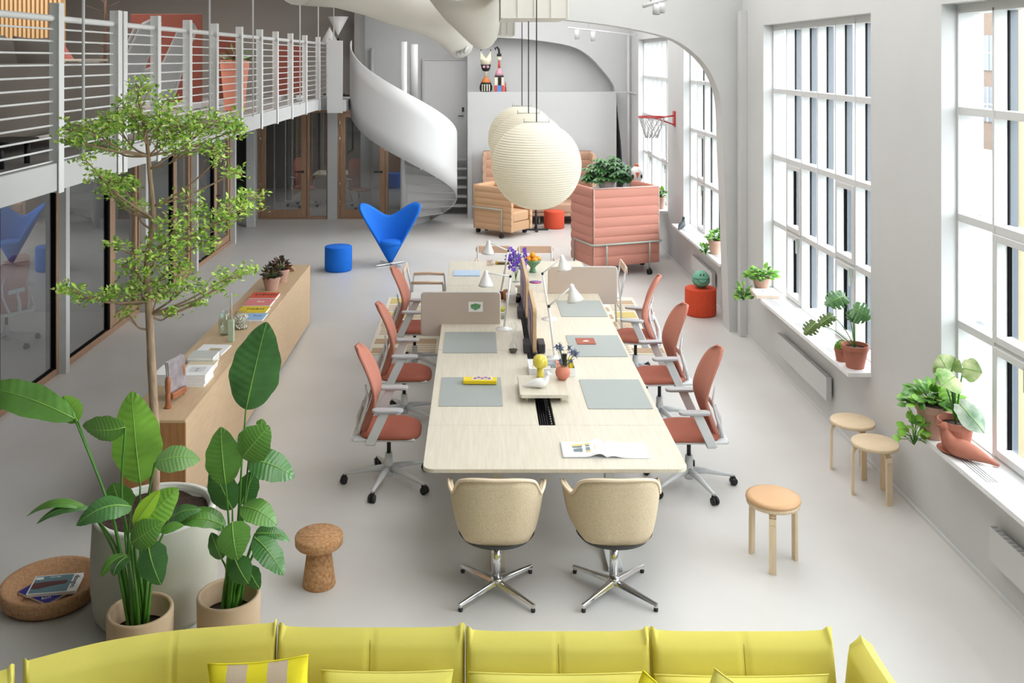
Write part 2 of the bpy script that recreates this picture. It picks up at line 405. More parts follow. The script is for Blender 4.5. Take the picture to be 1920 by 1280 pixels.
# back glazed doors
YD = 21.0
def door(n, x0, x1, xs, xe, label):
    s = F / YD; a = WX(x0, YD); c = WX(x1, YD); d0 = WX(xs, YD); z1 = 2.32
    e = bpy.data.objects.new('door_%d' % n, None); COL.objects.link(e); e.location = (a, YD, 0); tag(e, label, None, None, 'structure')
    Wd = c - a; ws = d0 - a; we = WX(xe, YD) - a
    m = MB()
    for (p, q, r, t) in ((0, .05, 0, z1), (Wd, Wd + .05, 0, z1), (0, we, z1, z1 + .06), (Wd + .05, we - .03, 0, .06), (.05, Wd, -.0, .025), (we - .03, we, 0, z1)): m.bb(p, q, -.04, .04, r, t)
    obj('door_frame', m, framewood, e, bevel=.004, seg=1)
    m = MB()
    for (p, q, r, t) in ((.06, .17, .03, z1 - .004), (Wd - .13, Wd - .01, .03, z1 - .004), (.17, Wd - .13, .03, .2), (.17, Wd - .13, z1 - .1, z1 - .004)): m.bb(p, q, -.035, .025, r, t)
    lf = obj('door_leaf', m, framewood, e, bevel=.004, seg=1)
    m = MB(); m.bb(.17, Wd - .13, -.005, .005, .2, z1 - .1); obj('pane', m, pglass, lf)
    m = MB(); m.tube([(Wd - .09, -.03, 1.03), (Wd - .09, -.08, 1.03), (Wd - .25, -.08, 1.03)], .012, 6); m.lathe([(.03, 0), (.03, .01)], 10, M=TR(Wd - .09, -.035, 1.03) @ RX(R(90))); obj('handle', m, black, lf)
    m = MB()
    for z in (.35, .75, 1.75, 2.1): m.tube([(.055, -.045, z - .05), (.055, -.045, z + .05)], .012, 6)
    obj('hinge', m, chrome, lf)
    m = MB(); m.bb(Wd + .06, we - .03, -.005, .005, .06, z1); obj('pane', m, pglass, e)
door(1, 484, 576, 500, 615, 'glazed wooden door on the left under the mezzanine')
door(2, 633, 723, 645, 762, 'glazed wooden door behind the spiral stair')
b = MB(); b.bb(WX(615, YD), WX(633, YD), YD - .08, YD + .08, 0, 2.5); struct('trim_column_7', b, white)
b = MB(); b.bb(-4.8, WX(765, YD), YD - .06, YD + .1, 2.38, 2.5); struct('trim_door_head', b, white)
b = MB(); b.bb(-4.86, -4.78, YD - .05, YD + .05, 0, 2.5); struct('trim_column_8', b, white)
b = MB(); b.bb(WX(762, YD), WX(770, YD), YD - .06, 25.9, 0, 2.5); struct('wall_meeting_room', b, white)
# far wall under mezz left niche
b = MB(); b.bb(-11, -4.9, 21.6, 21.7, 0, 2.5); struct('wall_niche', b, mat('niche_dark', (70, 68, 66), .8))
# landing stair and back door
e = bpy.data.objects.new('door_3', None); COL.objects.link(e); e.location = (WX(795, 22.38), 22.38, 1.17); tag(e, 'white door on the upper landing at the back', None, None, 'structure')
wd = WX(875, 22.38) - WX(795, 22.38)
m = MB(); m.bb(0, wd, -.03, 0, 0, 2.29); obj('door_leaf', m, mat('door_grey', (214, 214, 214), .5), e, bevel=.004)
m = MB()
for q in ((-.04, 0, 0, 2.29), (wd, wd + .03, 0, 2.29), (-.04, wd + .03, 2.29, 2.33)): m.bb(q[0], q[1], -.05, 0, q[2], q[3])
obj('door_frame', m, white, e)
m = MB(); m.bb(wd - .11, wd - .06, -.045, -.03, 1.1, 1.2); m.tube([(wd - .08, -.03, 1.0), (wd - .08, -.09, 1.0), (wd - .2, -.09, 1.0)], .012, 6); obj('handle', m, darkgrey, e)
e = thing('landing_stair', 'short white open stair rising to the landing behind the spiral stair', 'stairs', (-.6, 21.9, 0))
for k in range(6):
    m = MB(); m.bb(-.6, .38, -.35 + .0 * k + .08 * k, -.1 + .08 * k, .17 + .2 * k, .21 + .2 * k); obj('tread', m, white, e)
m = MB(); m.bb(-.62, -.58, -.4, .45, 0, 1.2); obj('stringer', m, white, e)

# ---------------- railing
rail = thing('balcony_railing', 'long white railing with flat posts and thin rods along the mezzanine', 'railing', (ex(7), 7, 2.5))
L0 = rail.location
posts = [90 + 12, 214, 289, 349, 400, 447, 485, 515, 543, 570, 595, 615]
def ysolve(x):
    y = 8.0
    for _ in range(20): y = ex(y) * F / (x - PX)
    return y
ys = [ysolve(x) for x in posts]; pitch0 = ys[1] - ys[0]
ys = [ys[0] - pitch0 * k for k in (3, 2, 1)] + ys
pm = MB(); pm.bb(-.035, .05, -.012, .012, -.03, 1.43); pm.bb(.05, .056, -.045, .045, -.03, 1.43)
pmes = None
for y in ys:
    if pmes is None: o = obj('post', pm, railw, rail); pmes = o
    else: o = pmes.copy(); COL.objects.link(o)
    o.location = (ex(y) - L0.x, y - L0.y, 0)
o = pmes.copy(); COL.objects.link(o); o.location = (ex(8.7) - L0.x, 8.72 - L0.y, 0)
for k in range(12):
    z = .21 + .0925 * k
    m = MB(); m.tube([(ex(3) - L0.x - .01, 3 - L0.y, z), (ex(20.8) - L0.x - .01, 20.8 - L0.y, z)], .0085, 6); obj('rod', m, railw, rail)
m = MB(); m.tube([(ex(3) - L0.x - .01, 3 - L0.y, 1.31), (ex(20.8) - L0.x - .01, 20.8 - L0.y, 1.31)], .026, 10); obj('handrail', m, railw, rail)
for j, x in enumerate((140, 382, 465, 555, 590, 639)):
    y = ysolve(x) if x < 600 else 20.7
    m = MB(); m.tube([(0, 0, 0), (0, 0, 2.9)], .011 if j else .013, 8)
    o = obj('hanger_rod', m, whitew, loc=(ex(y) + .07, y, 2.69))
    tag(o, 'thin white ceiling rod %s' % ['left of the treetop, nearest the camera', 'rising beside the grey wing chairs', 'right of the grey wing chairs', 'behind the pink planter upstairs, left of a close pair', 'right one of the close pair near the stair', 'at the stair head by the cone lamps'][j], 'rod', 'ceiling rods along the mezzanine edge')

# ---------------- spiral stair
sp = thing('spiral_stair', 'white spiral staircase wrapped in a smooth solid balustrade', 'spiral stairs', (-1.5, 19.85, 0))
CR = 1.09
def ribz(a):   # a in degrees from 180 (landing) growing through 270 (front), 360 right, 450 back
    return 2.5 - (a - 180) / 90 * .93
m = MB()
def ribf(u, v):
    a = 178 + u * 262; q = R(a); zl = max(ribz(a), .0); zt = 3.86 - (a - 180) / 90 * .95
    if a > 330: zt = min(zt, 3.86 - (a - 180) / 90 * .95)
    z = zl + (max(zt, zl + .02) - zl) * v
    return (CR * math.cos(q), CR * math.sin(q), z)
m.grid(ribf, 80, 4); obj('balustrade', m, whitew, sp, solid=.03)
m = MB(); m.lathe([(.07, 0), (.07, 3.85)], 20); obj('newel', m, whitew, sp)
m = MB(); m.lathe([(.085, 2.68), (.085, 3.8)], 14, c=(.2, .15, 0)); obj('inner_drum', m, whitew, sp)
for k in range(14):
    a0 = 180 + k * 18.6; a1 = a0 + 19.5; z = 2.49 - k * .19
    m = MB(); poly = [(.05 * math.cos(R(a0)), .05 * math.sin(R(a0)))] + [(CR * math.cos(R(a0 + (a1 - a0) * j / 4)), CR * math.sin(R(a0 + (a1 - a0) * j / 4))) for j in range(5)] + [(.05 * math.cos(R(a1)), .05 * math.sin(R(a1)))]
    m.prism(poly, z - .03, z)
    m.prism([(0.02, 0), (CR, 0), (CR, .02), (.02, .02)], z - .19, z - .03, M=RZ(R(a1)))
    obj('tread', m, whitew, sp)
m = MB(); m.bb(-1.47, -1.16, -.75, -.7, 2.42, 3.86); m.bb(-1.46, -1.1, -.70, .9, 2.45, 2.68); obj('landing_panel', m, whitew, sp, bevel=.004)
# ---------------- pipes and conduit
def pipe(name, label, pts, r, m_=None, cat='pipe'):
    m = MB(); m.tube(pts, r, 10); return tag(obj(name, m, m_ or white), label, cat)
for j, x in enumerate((1180, 1188)):
    pipe('wall_pipe', ['left one of two white pipes down the back corner', 'right one of two white pipes down the back corner'][j], [(WX(x, 21.0), 21.1, 0), (WX(x, 21.0), 21.1, 4.05)], .035)
pipe('wall_pipe', 'white pipe up the grey wall behind the spiral stair', [(-2.42, 22.3, .1), (-2.42, 22.3, 3.75)], .04)
pipe('wall_pipe', 'thin pipe running level along the back wall by the far window', [(3.05, 21.05, 2.76), (3.38, 21.05, 2.76), (3.38, 20.3, 2.76)], .012)
m = MB(); m.bb(3.32, 3.41, 12.08, 12.2, 0, 4.1); tag(obj('cable_trunking', m, white, bevel=.004), 'tall white cable trunking beside the arch foot', 'trunking')
# ---------------- ducts, beams, track lights
d = thing('fabric_duct', 'large cream fabric air duct slanting down from top left', 'duct', W(760, 10, 13))
m = MB()
pp = [W(560, -62, 10.5), W(640, -50, 11), W(700, -27, 11.8), W(760, 7, 13), W(815, 34, 14), W(838, 52, 14.5), W(862, 84, 15.4)]
m.tube(pp, [.42, .40, .38, .33, .29, .27, .22], 24); obj('duct_body', m, mat('duct_cream', (222, 220, 212), .8, bump=.2, bscale=8), d, world=True)
for k in range(3):
    m = MB(); a = W(868 + 4 * k, 84 + 2 * k, 15.0); m.tube([a, W(856 + 7 * k, 103 - 2 * k, 14.9)], .022, 8); obj('nozzle', m, whitew, d, world=True)
d = thing('fabric_duct', 'second cream fabric duct ending in a rounded sack above the shelf dolls', 'duct', W(890, 40, 12))
m = MB(); m.tube([W(860, -90, 9.5), W(868, -50, 10.2), W(880, -8, 11.2), W(893, 30, 12.3), W(903, 58, 13.3), W(905, 70, 13.6), W(906, 78, 13.7)], [.5, .46, .40, .31, .24, .18, .05], 24)
obj('duct_body', m, MATS['duct_cream'], d, world=True)
for k, (x0, x1, y1, D, lb) in enumerate(((938, 1056, 38, 9.5, 'nearest cream ceiling unit the lantern cords hang from'), (916, 962, 68, 13.6, 'farther cream ceiling unit beside the fabric duct'))):
    d = thing('ceiling_unit', lb, 'air unit', W((x0 + x1) / 2, y1, D))
    z = d.location.z; wdt = (x1 - x0) * D / F
    m = MB(); m.bb(-wdt / 2, wdt / 2, -.5, .5, 0, 5.58 - z); obj('casing', m, MATS['duct_cream'], d)
    for q in range(5):
        m = MB(); m.bb(-wdt / 2 + wdt * q / 4 - .008, -wdt / 2 + wdt * q / 4 + .008, -.515, -.5, 0, 1.2); obj('rib', m, MATS['duct_cream'], d)
for k, (x0, y0, x1, y1, D, cans, lb) in enumerate(((1205, 12, 1256, -4, 8.5, (1231, 1240), 'track of white ceiling spotlights nearest, before the arch'), (1065, 52, 1195, 66, 20, (1082, 1112), 'white spotlight track behind the arch'))):
    a = W(x0, y0, D); c = W(x1, y1, D); d = thing('track_light', lb, 'spotlights', a)
    m = MB(); m.tube([a, c], .02, 6); m.tube([a + (c - a) * .3, (a + (c - a) * .3) + Vector((0, 0, 5.6 - a.z))], .008, 6); obj('track', m, whitew, d, world=True)
    for x in cans:
        f = (x - x0) / (x1 - x0); q = a + (c - a) * f
        m = MB(); r = .035 if k == 0 else .05; hgt = .09 if k == 0 else .2
        m.lathe([(r, -hgt - .02), (r, -.02)], 14, c=q); m.tube([q, q - Vector((0, 0, .03))], .01, 6); m.lathe([(r * .8, -hgt - .022), (r * .8, -hgt - .018)], 14, c=q, mi=1); obj('spot', m, [whitew, black], d, world=True)

# ================================================================== OUTSIDE
b = MB(); b.bb(3.8, 120, -30, 120, -.5, -.4); struct('ground_outside', b, mat('paving', (146, 145, 142), .9, var=.05, vscale=1), 'pale paving outside')
def building(name, label, x0, x1, y0, y1, h, wallm, winm, nz, ny, gable=0):
    t = thing(name, label, 'building', (x0, (y0 + y1) / 2, -.4)); L = y1 - y0
    m = MB(); m.bb(0, x1 - x0, -L / 2, L / 2, 0, h)
    if gable:
        m.prism([(-L / 2, h), (L / 2, h), (0, h + gable)], 0, x1 - x0, M=YZ)
    obj('wall', m, wallm, t)
    first = None
    for i in range(nz):
        for j in range(ny):
            if first is None:
                m = MB(); m.bb(-.06, .0, -.7, .7, 0, 1.5); m.bb(-.09, -.05, -.03, .03, 0, 1.5, mi=1); m.bb(-.09, -.05, -.7, .7, .72, .78, mi=1); first = obj('window', m, [winm, whitew], t); o = first
            else: o = first.copy(); COL.objects.link(o)
            o.location = (0, -L / 2 + L * (j + .5) / ny, 1.2 + i * (h - .8) / nz)
building('office_building', 'pale building with rows of blue windows across the yard', 36, 44, 46, 74, 17, mat('pale_render', (128, 126, 122), .9), mat('blue_window', (48, 62, 92), .3), 5, 9)
building('brick_building', 'low brick building with a gabled roof outside the right window', 22, 30, 34.5, 44, 5.2, mat('brick_wall', (98, 82, 70), .9, var=.15, vscale=8), mat('dark_window', (60, 66, 74), .3), 2, 5, 2.2)
building('grey_building', 'white grey block seen through the middle windows', 26, 30, 76, 100, 15, mat('pale_grey_render', (140, 142, 146), .9), MATS['blue_window'], 5, 5)
m = MB(); m.tube([(4.9, 8.6, -.4), (4.9, 8.6, 6)], .06, 12); tag(obj('yard_post', m, mat('cream_post', (176, 160, 128), .7)), 'pale cream post just outside the right window', 'post')
# ================================================================== FURNITURE
# ---------------- big table
TZ = .74; TX0 = -.362; TX1 = 1.43
t = thing('bench_table', 'long pale ash bench table down the middle of the hall', 'table', ((TX0 + TX1) / 2, 9.8, 0))
def tp(name, y0, y1, x0=TX0, x1=TX1, slot=False, r0=0):
    m = MB()
    if slot: m.bb(x0, .473, y0, y1, TZ - .028, TZ); m.bb(.597, x1, y0, y1, TZ - .028, TZ)
    else:
        c = ((x0 + x1) / 2, (y0 + y1) / 2); poly = rrect(x1 - x0, y1 - y0, .06)
        if r0: poly = [(px, py if py < 0 else min(py, (y1 - y0) / 2)) for px, py in poly]
        m.prism([(px + c[0], py + c[1]) for px, py in poly], TZ - .028, TZ)
    return obj(name, m, ash, t, bevel=.004, seg=2, world=True)
m = MB(); c = []
for px, py in rrect(TX1 - TX0, 1.2, .07): c.append((px + (TX0 + TX1) / 2, min(py + 7.06, 7.232)))
m.prism(c, TZ - .028, TZ); obj('tabletop', m, ash, t, bevel=.004, world=True)
for (a, c_) in ((7.235, 9.1), (9.103, 10.9), (10.903, 11.7)): tp('tabletop', a, c_, slot=True)
m = MB(); c = []
for px, py in rrect(TX1 - TX0, 2.0, .07): c.append((px + (TX0 + TX1) / 2, max(py + 12.1, 11.703)))
m.prism(c, TZ - .028, TZ); obj('tabletop', m, ash, t, bevel=.004, world=True)
m = MB(); m.bb(.46, .61, 7.24, 11.7, TZ - .12, TZ - .1); m.bb(.46, .473, 7.24, 11.7, TZ - .12, TZ - .03); m.bb(.597, .61, 7.24, 11.7, TZ - .12, TZ - .03)
for k in range(4): m.tube([(.5 + .018 * k, 7.25, TZ - .085), (.505 + .018 * k, 9, TZ - .08), (.5 + .018 * k, 11.6, TZ - .085)], .006, 6)
obj('cable_tray', m, black, t, world=True)
m = MB()
for k in range(40): m.bb(.578, .588, 7.3 + k * .05, 7.32 + k * .05, TZ - .06, TZ - .055)
tag(obj('cable_chain', m, lgrey, t, world=True), kind='stuff')
for y in (6.85, 8.9, 11.0, 12.8):
    for x in (.15, .95):
        zo = .015 if y > 10.5 else .001; m = MB(); m.box((x, y, .37 + zo / 2), (.07, .07, .70 - zo)); m.box((x, y, .015 + zo), (.1, .6, .03)); obj('leg', m, ash if x < .5 else lgrey, t, bevel=.004, world=True)
for xa in (-.1, 1.05): m = MB(); m.bb(xa, xa + .06, 6.7, 12.9, TZ - .075, TZ - .03); obj('side_beam', m, lgrey, t, world=True)
# ---------------- task chairs
def task_chair(name, label):
    e = thing(name, label, 'office chair', group='terracotta task chairs around the bench table')
    m = MB(); m.lathe([(.035, .06), (.045, .1), (.035, .14), (.03, .25)], 16); m.lathe([(.017, .25), (.017, .39)], 12, mi=1); obj('column', m, [lgrey, black], e)
    for k in range(5):
        a = R(72 * k + 38); m = MB(); c, s = math.cos(a), math.sin(a)
        m.tube([(c * .03, s * .03, .125), (c * .15, s * .15, .118), (c * .29, s * .29, .09), (c * .365, s * .365, .078)], [.03, .024, .016, .012], 8); lg = obj('leg', m, lgrey, e)
        m = MB()
        for sd in (-1, 1): m.lathe([(.001, -.011), (.028, -.011), (.031, -.004), (.031, .004), (.028, .011), (.001, .011)], 14, M=TR(c * .37 - s * .016 * sd, s * .37 + c * .016 * sd, .031) @ RZ(a) @ RX(R(90)))
        m.box((c * .365, s * .365, .06), (.035, .03, .02), rz=a); obj('caster', m, black, lg)
    m = MB(); m.box((0, 0, .405), (.3, .18, .04)); m.box((-.02, 0, .43), (.5, .44, .025)); m.box((-.24, 0, .42), (.1, .34, .035)); obj('seat_pan', m, lgrey, e, bevel=.012)
    m = MB()
    def seat(u, v):
        a = 2 * PI * u; q = abs(math.cos(a)) ** .55 * (1 if math.cos(a) > 0 else -1), abs(math.sin(a)) ** .55 * (1 if math.sin(a) > 0 else -1)
        pr = [(0, .478), (.5, .482), (.85, .485), (.97, .47), (1.0, .45), (.95, .437), (0, .437)]
        f = v * 6; i = min(int(f), 5); g = f - i; r = pr[i][0] + (pr[i + 1][0] - pr[i][0]) * g; z = pr[i][1] + (pr[i + 1][1] - pr[i][1]) * g
        return (.02 + q[0] * .25 * r, q[1] * .235 * r, z - (.02 * q[0] ** 2 * r if q[0] > .5 else 0))
    m.grid(seat, 32, 12); obj('seat', m, mat('terracotta_seat', (166, 96, 78), .85, bump=.1, bscale=400), e)
    prof = smooth([(-.225, .45), (-.195, .52), (-.15, .64), (-.125, .75), (-.15, .87), (-.2, .99), (-.25, 1.08), (-.275, 1.13)], 4)
    wid = smooth([(.13, 0), (.17, 0), (.205, 0), (.22, 0), (.215, 0), (.195, 0), (.15, 0), (.07, 0)], 4)
    def back(u, v):
        i = min(int(u * (len(prof) - 1)), len(prof) - 2); g = u * (len(prof) - 1) - i
        x = prof[i][0] * (1 - g) + prof[i + 1][0] * g; z = prof[i][1] * (1 - g) + prof[i + 1][1] * g; wd = wid[i][0] * (1 - g) + wid[i + 1][0] * g
        s = 2 * v - 1; return (x + .035 * s * s, s * wd, z)
    m = MB(); m.grid(back, 28, 10); obj('backrest', m, orange, e, solid=.022)
    for sd in (-1, 1):
        m = MB(); m.tube([(-.245, sd * .12, .43), (-.222, sd * .15, .52), (-.18, sd * .17, .64), (-.155, sd * .165, .75), (-.178, sd * .15, .86)], [.016, .014, .012, .01, .007], 8); obj('back_frame', m, lgrey, e)
    m = MB(); m.tube([(-.25, 0, .42), (-.25, 0, .55), (-.2, 0, .68)], [.025, .02, .015], 8); m.box((-.19, 0, .68), (.02, .22, .05)); obj('back_strut', m, lgrey, e, bevel=.004)
    for sd in (-1, 1):
        m = MB(); m.prism([(-.17, .42), (-.09, .42), (.03, .675), (-.05, .675)], -.011, .011, M=TR(0, sd * .27, 0) @ XZ); m.box((-.12, sd * .24, .425), (.07, .07, .03)); ar = obj('armrest', m, lgrey, e, bevel=.005)
        m = MB(); m.prism(rrect(.25, .085, .04), .68, .705, M=TR(.015, sd * .27, 0)); obj('arm_pad', m, mgrey, ar, bevel=.008)
    return e
ch = task_chair('task_chair', 'terracotta task chair nearest the camera on the left of the bench table')
ch.location = (-.722, 7.93, 0); ch.rotation_euler = (0, 0, 0)
dup(ch, (-.70, 9.32, 0), R(2), 'middle terracotta task chair on the left side of the bench table')
dup(ch, (-.70, 10.9, 0), R(-4), 'farthest terracotta task chair on the left, half behind the screen with the green print')
dup(ch, (1.745, 7.88, 0), R(180), 'terracotta task chair nearest the camera on the right of the bench table')
dup(ch, (1.765, 9.25, 0), R(184), 'middle terracotta task chair on the right side of the bench table')
dup(ch, (1.75, 10.55, 0), R(166), 'farthest terracotta task chair on the right, turned so its white back frame shows')
# ---------------- beige chairs
def shell_chair(label):
    e = thing('conference_chair', label, 'chair', group='beige shell chairs at the near end of the bench table')
    top = [.65, .655, .668, .69, .80, .836, .838, .836, .80, .69, .668, .655, .65]; top = smooth([(q, 0) for q in top], 4)
    hp_ = [(.328, .2), (.318, .1), (.302, .0), (.282, -.09), (.242, -.18), (.14, -.242)]; plan = smooth(hp_ + [(0, -.258)] + [(-x, y) for x, y in hp_[::-1]], 4)
    N = len(plan) - 1
    def sh(u, v):
        i = min(int(u * N), N - 1); g = u * N - i; x = plan[i][0] * (1 - g) + plan[i + 1][0] * g; y = plan[i][1] * (1 - g) + plan[i + 1][1] * g; zt = top[i][0] * (1 - g) + top[i + 1][0] * g
        k = .80 + .20 * (v ** .55); return (x * k, (y) * (.80 + .20 * v ** .6) + .0, .40 + (zt - .40) * v)
    m = MB(); m.grid(sh, 48, 8); o = obj('shell', m, beige, e, solid=.03, off=1); 
    m = MB(); m.tube([Vector(sh(i / 48, 1)) for i in range(49)], .011, 6); obj('piping', m, beigeedge, e)
    m = MB()
    def flo(u, v):
        a = Vector(sh(u, 0)); return (a.x * v, .02 + (a.y - .02) * v, .40 + .02 * v)
    m.grid(flo, 48, 3); obj('seat_shell', m, beige, e, solid=.02)
    m = MB(); m.prism([(x, y) for x, y in rrect(.42, .40, .14)], .43, .49, M=TR(0, .0, 0)); obj('seat_cushion', m, beige, e, bevel=.02)
    m = MB(); m.lathe([(.03, .345), (.12, .352), (.225, .372), (.25, .402)], 28, sy=.87, c=(0, -.005, 0)); obj('under_shell', m, darkgrey, e)
    m = MB(); m.lathe([(.036, .33), (.036, .36)], 16, mi=1); m.lathe([(.03, .06), (.03, .33)], 20); m.lathe([(.042, .06), (.042, .085), (.03, .1)], 20); obj('column', m, [chrome, black], e)
    for k in range(4):
        a = R(45 + 90 * k); c, s = math.cos(a), math.sin(a); m = MB()
        for (p, q, wz0, wz1, z0, z1) in ((.02, .34, .026, .013, .085, .052),):
            vs = []
            for r_, wd, z, th in ((p, wz0, z0, .03), (q, wz1, z1, .018)):
                vs += [(r_, -wd, z - th), (r_, wd, z - th), (r_, wd * .6, z), (r_, -wd * .6, z)]
            m.add(vs, [(3, 2, 1, 0), (4, 5, 6, 7), (0, 1, 5, 4), (1, 2, 6, 5), (2, 3, 7, 6), (3, 0, 4, 7)], M=RZ(a))
        lg = obj('leg', m, chrome, e, bevel=.004)
        m = MB(); m.lathe([(.012, .02), (.012, .04)], 10, c=(c * .325, s * .325, 0)); m.lathe([(.013, 0), (.015, .01), (.013, .022)], 12, c=(c * .325, s * .325, 0), mi=1); obj('foot', m, [chrome, black], lg)
    return e
c0 = shell_chair('beige wool shell chair on a chrome star base, left of the pair'); c0.location = (.134, 6.31, 0); c0.rotation_euler = (0, 0, R(-1))
dup(c0, (.905, 6.31, 0), R(1), 'beige wool shell chair on a chrome star base, right of the pair')
# ---------------- three legged stools
def stool(label, cushion=False):
    e = thing('wooden_stool', label, 'stool', group=None if cushion else 'plain birch stools by the right wall')
    m = MB(); m.lathe([(.0001, .405), (.165, .405), (.18, .41), (.18, .432), (.175, .437), (.0001, .437)], 40); obj('seat', m, birch, e)
    if cushion: m = MB(); m.lathe([(.18, .435), (.186, .442), (.183, .458), (.15, .468), (.0001, .472)], 40); obj('cushion', m, mat('tan_leather', (204, 162, 120), .45), e)
    for k in range(3):
        a = R(90 + 120 * k); m = MB(); pts = [(.0, .402), (.09, .402), (.13, .395), (.155, .37), (.165, .33), (.168, .0)]
        for i in range(len(pts) - 1):
            (r0, z0), (r1, z1) = pts[i], pts[i + 1]; dx, dz = r1 - r0, z1 - z0; L = math.hypot(dx, dz); nx, nz = dz / L * .011, -dx / L * .011
            m.add([(r0 - nx, -.024, z0 - nz), (r0 + nx, -.024, z0 + nz), (r1 + nx, -.024, z1 + nz), (r1 - nx, -.024, z1 - nz), (r0 - nx, .024, z0 - nz), (r0 + nx, .024, z0 + nz), (r1 + nx, .024, z1 + nz), (r1 - nx, .024, z1 - nz)],
                  [(0, 1, 2, 3), (7, 6, 5, 4), (0, 4, 5, 1), (1, 5, 6, 2), (2, 6, 7, 3), (3, 7, 4, 0)], M=RZ(a))
        obj('leg', m, birch, e)
    return e
s1 = stool('birch stool with a tan leather cushion standing out on the floor', True); s1.location = (2.065, 6.68, 0); s1.rotation_euler = (0, 0, R(42))
s2 = stool('plain birch stool by the right wall, nearer to the camera'); s2.location = (3.19, 7.68, 0); s2.rotation_euler = (0, 0, R(-165))
dup(s2, (3.19, 8.14, 0), R(-170), 'plain birch stool by the right wall, behind the other plain one')
# ---------------- cork stool, cork bowl
e = thing('cork_stool', 'turned cork stool shaped like a mushroom', 'stool', (-1.048, 6.40, 0))
m = MB(); m.lathe([(.0001, .265), (.15, .265), (.158, .275), (.16, .32), (.155, .33), (.0001, .332)], 40); obj('seat', m, cork, e)
m = MB(); m.lathe([(.108, 0), (.11, .006), (.075, .27)], 36); obj('stem', m, cork, e)
e = thing('cork_bowl', 'large round low cork bowl on the floor at lower left', 'bowl', (-2.76, 6.24, 0))
m = MB(); m.lathe([(.265, 0), (.30, .03), (.31, .09), (.308, .113), (.298, .118), (.272, .112), (.2, .06), (.0001, .05)], 56); obj('bowl_body', m, mat('cork_fine', (200, 158, 120), .85, var=.12, vscale=60, rgb2=(176, 130, 92), bump=.25, bscale=90), e)
def magazine(name, label, cat, c, wx, wy, th, rz, coverm, group=None, pagem=None, bev=.0):
    e = thing(name, label, cat, c, rz, group)
    m = MB(); m.box((0, 0, th / 2), (wx * .985, wy * .985, th * .86)); obj('pages', m, pagem or paper, e)
    m = MB(); m.box((0, 0, th * .97), (wx, wy, th * .06 + .0006)); m.box((0, 0, th * .03), (wx, wy, th * .06 + .0006)); m.box((-wx / 2, 0, th / 2), (.0012, wy, th)); obj('cover', m, coverm, e)
    return e
navy = mat('navy_print', (44, 40, 140), .5); teal = mat('teal_print', (96, 128, 140), .5)
bc = Vector((-2.76, 6.24, 0))
mg = magazine('magazine', 'navy blue magazine lying under the other one in the cork bowl', 'magazine', (-2.77, 6.2, .058), .28, .22, .018, R(-28), navy)
text('print', 'kin', .05, paper, mg, TR(.08, -.07, .0195) @ RZ(R(50)))
mg = magazine('magazine', 'grey blue magazine with a reddish figure on its cover in the cork bowl', 'magazine', (-2.73, 6.23, .078), .30, .22, .018, R(9), paper)
m = MB(); m.box((-.025, 0, .0186), (.235, .205, .0006)); m2 = obj('cover_picture', m, teal, mg)
m = MB(); m.prism([(-.14, -.045), (-.1, -.055), (.0, -.02), (.06, -.01), (.075, .01), (.06, .035), (.02, .03), (-.06, .03), (-.14, .02)], .0192, .0196); obj('cover_figure', m, mat('maroon', (92, 50, 50), .5), mg)
m = MB(); m.box((-.115, .075, .0194), (.045, .03, .0006)); obj('cover_label', m, paper, mg)
text('masthead', 'disegno.', .05, black, mg, TR(.118, 0.005, .019) @ RZ(R(-90)))
text('headline', 'NOTES', .022, paper, mg, TR(-.02, .08, .0192) @ RZ(R(0)))
# ---------------- planter and tree
e = thing('stone_planter', 'big pale round planter holding the tall tree', 'planter', (-2.04, 6.1, 0))
m = MB(); m.lathe([(.33, 0), (.365, .05), (.385, .2), (.385, .4), (.372, .64), (.0, .64)][:5] + [(.36, .645), (.335, .645), (.33, .58)], 56); obj('planter_body', m, planterm, e)
m = MB(); m.lathe([(.373, .636), (.373, .648), (.36, .652), (.336, .652), (.331, .61)], 56, cap=False); obj('rim', m, rimm, e)
m = MB(); m.grid(lambda u, v: (.333 * v * math.cos(2 * PI * u), .333 * v * math.sin(2 * PI * u), .60 + .012 * math.sin(9 * u * 6.28 + v * 14) * v), 40, 8); obj('soil', m, soil, e)
tree = thing('indoor_tree', 'tall slender tree with small bright green leaves in the planter', 'tree', (-2.07, 6.24, .6))
TD = 6.24
tr = smooth([(288, 955, 0), (290, 900, 0), (290, 800, 0), (284, 680, 0), (280, 590, 0), (276, 520, 0), (278, 470, 0), (288, 410, .02), (282, 340, .03), (276, 270, 0), (266, 215, 0), (258, 170, 0)], 3)
tw = [W(x, y, TD + d) for x, y, d in tr]
m = MB(); m.tube(tw, [(.034 - .026 * i / (len(tw) - 1)) * (1 + .06 * math.sin(i * 2.3)) for i in range(len(tw))], 10); obj('trunk', m, bark, tree, world=True)
def trunkat(y):
    return min(tw, key=lambda p: abs((110 + (H - p.z) * F / p.y) - y))
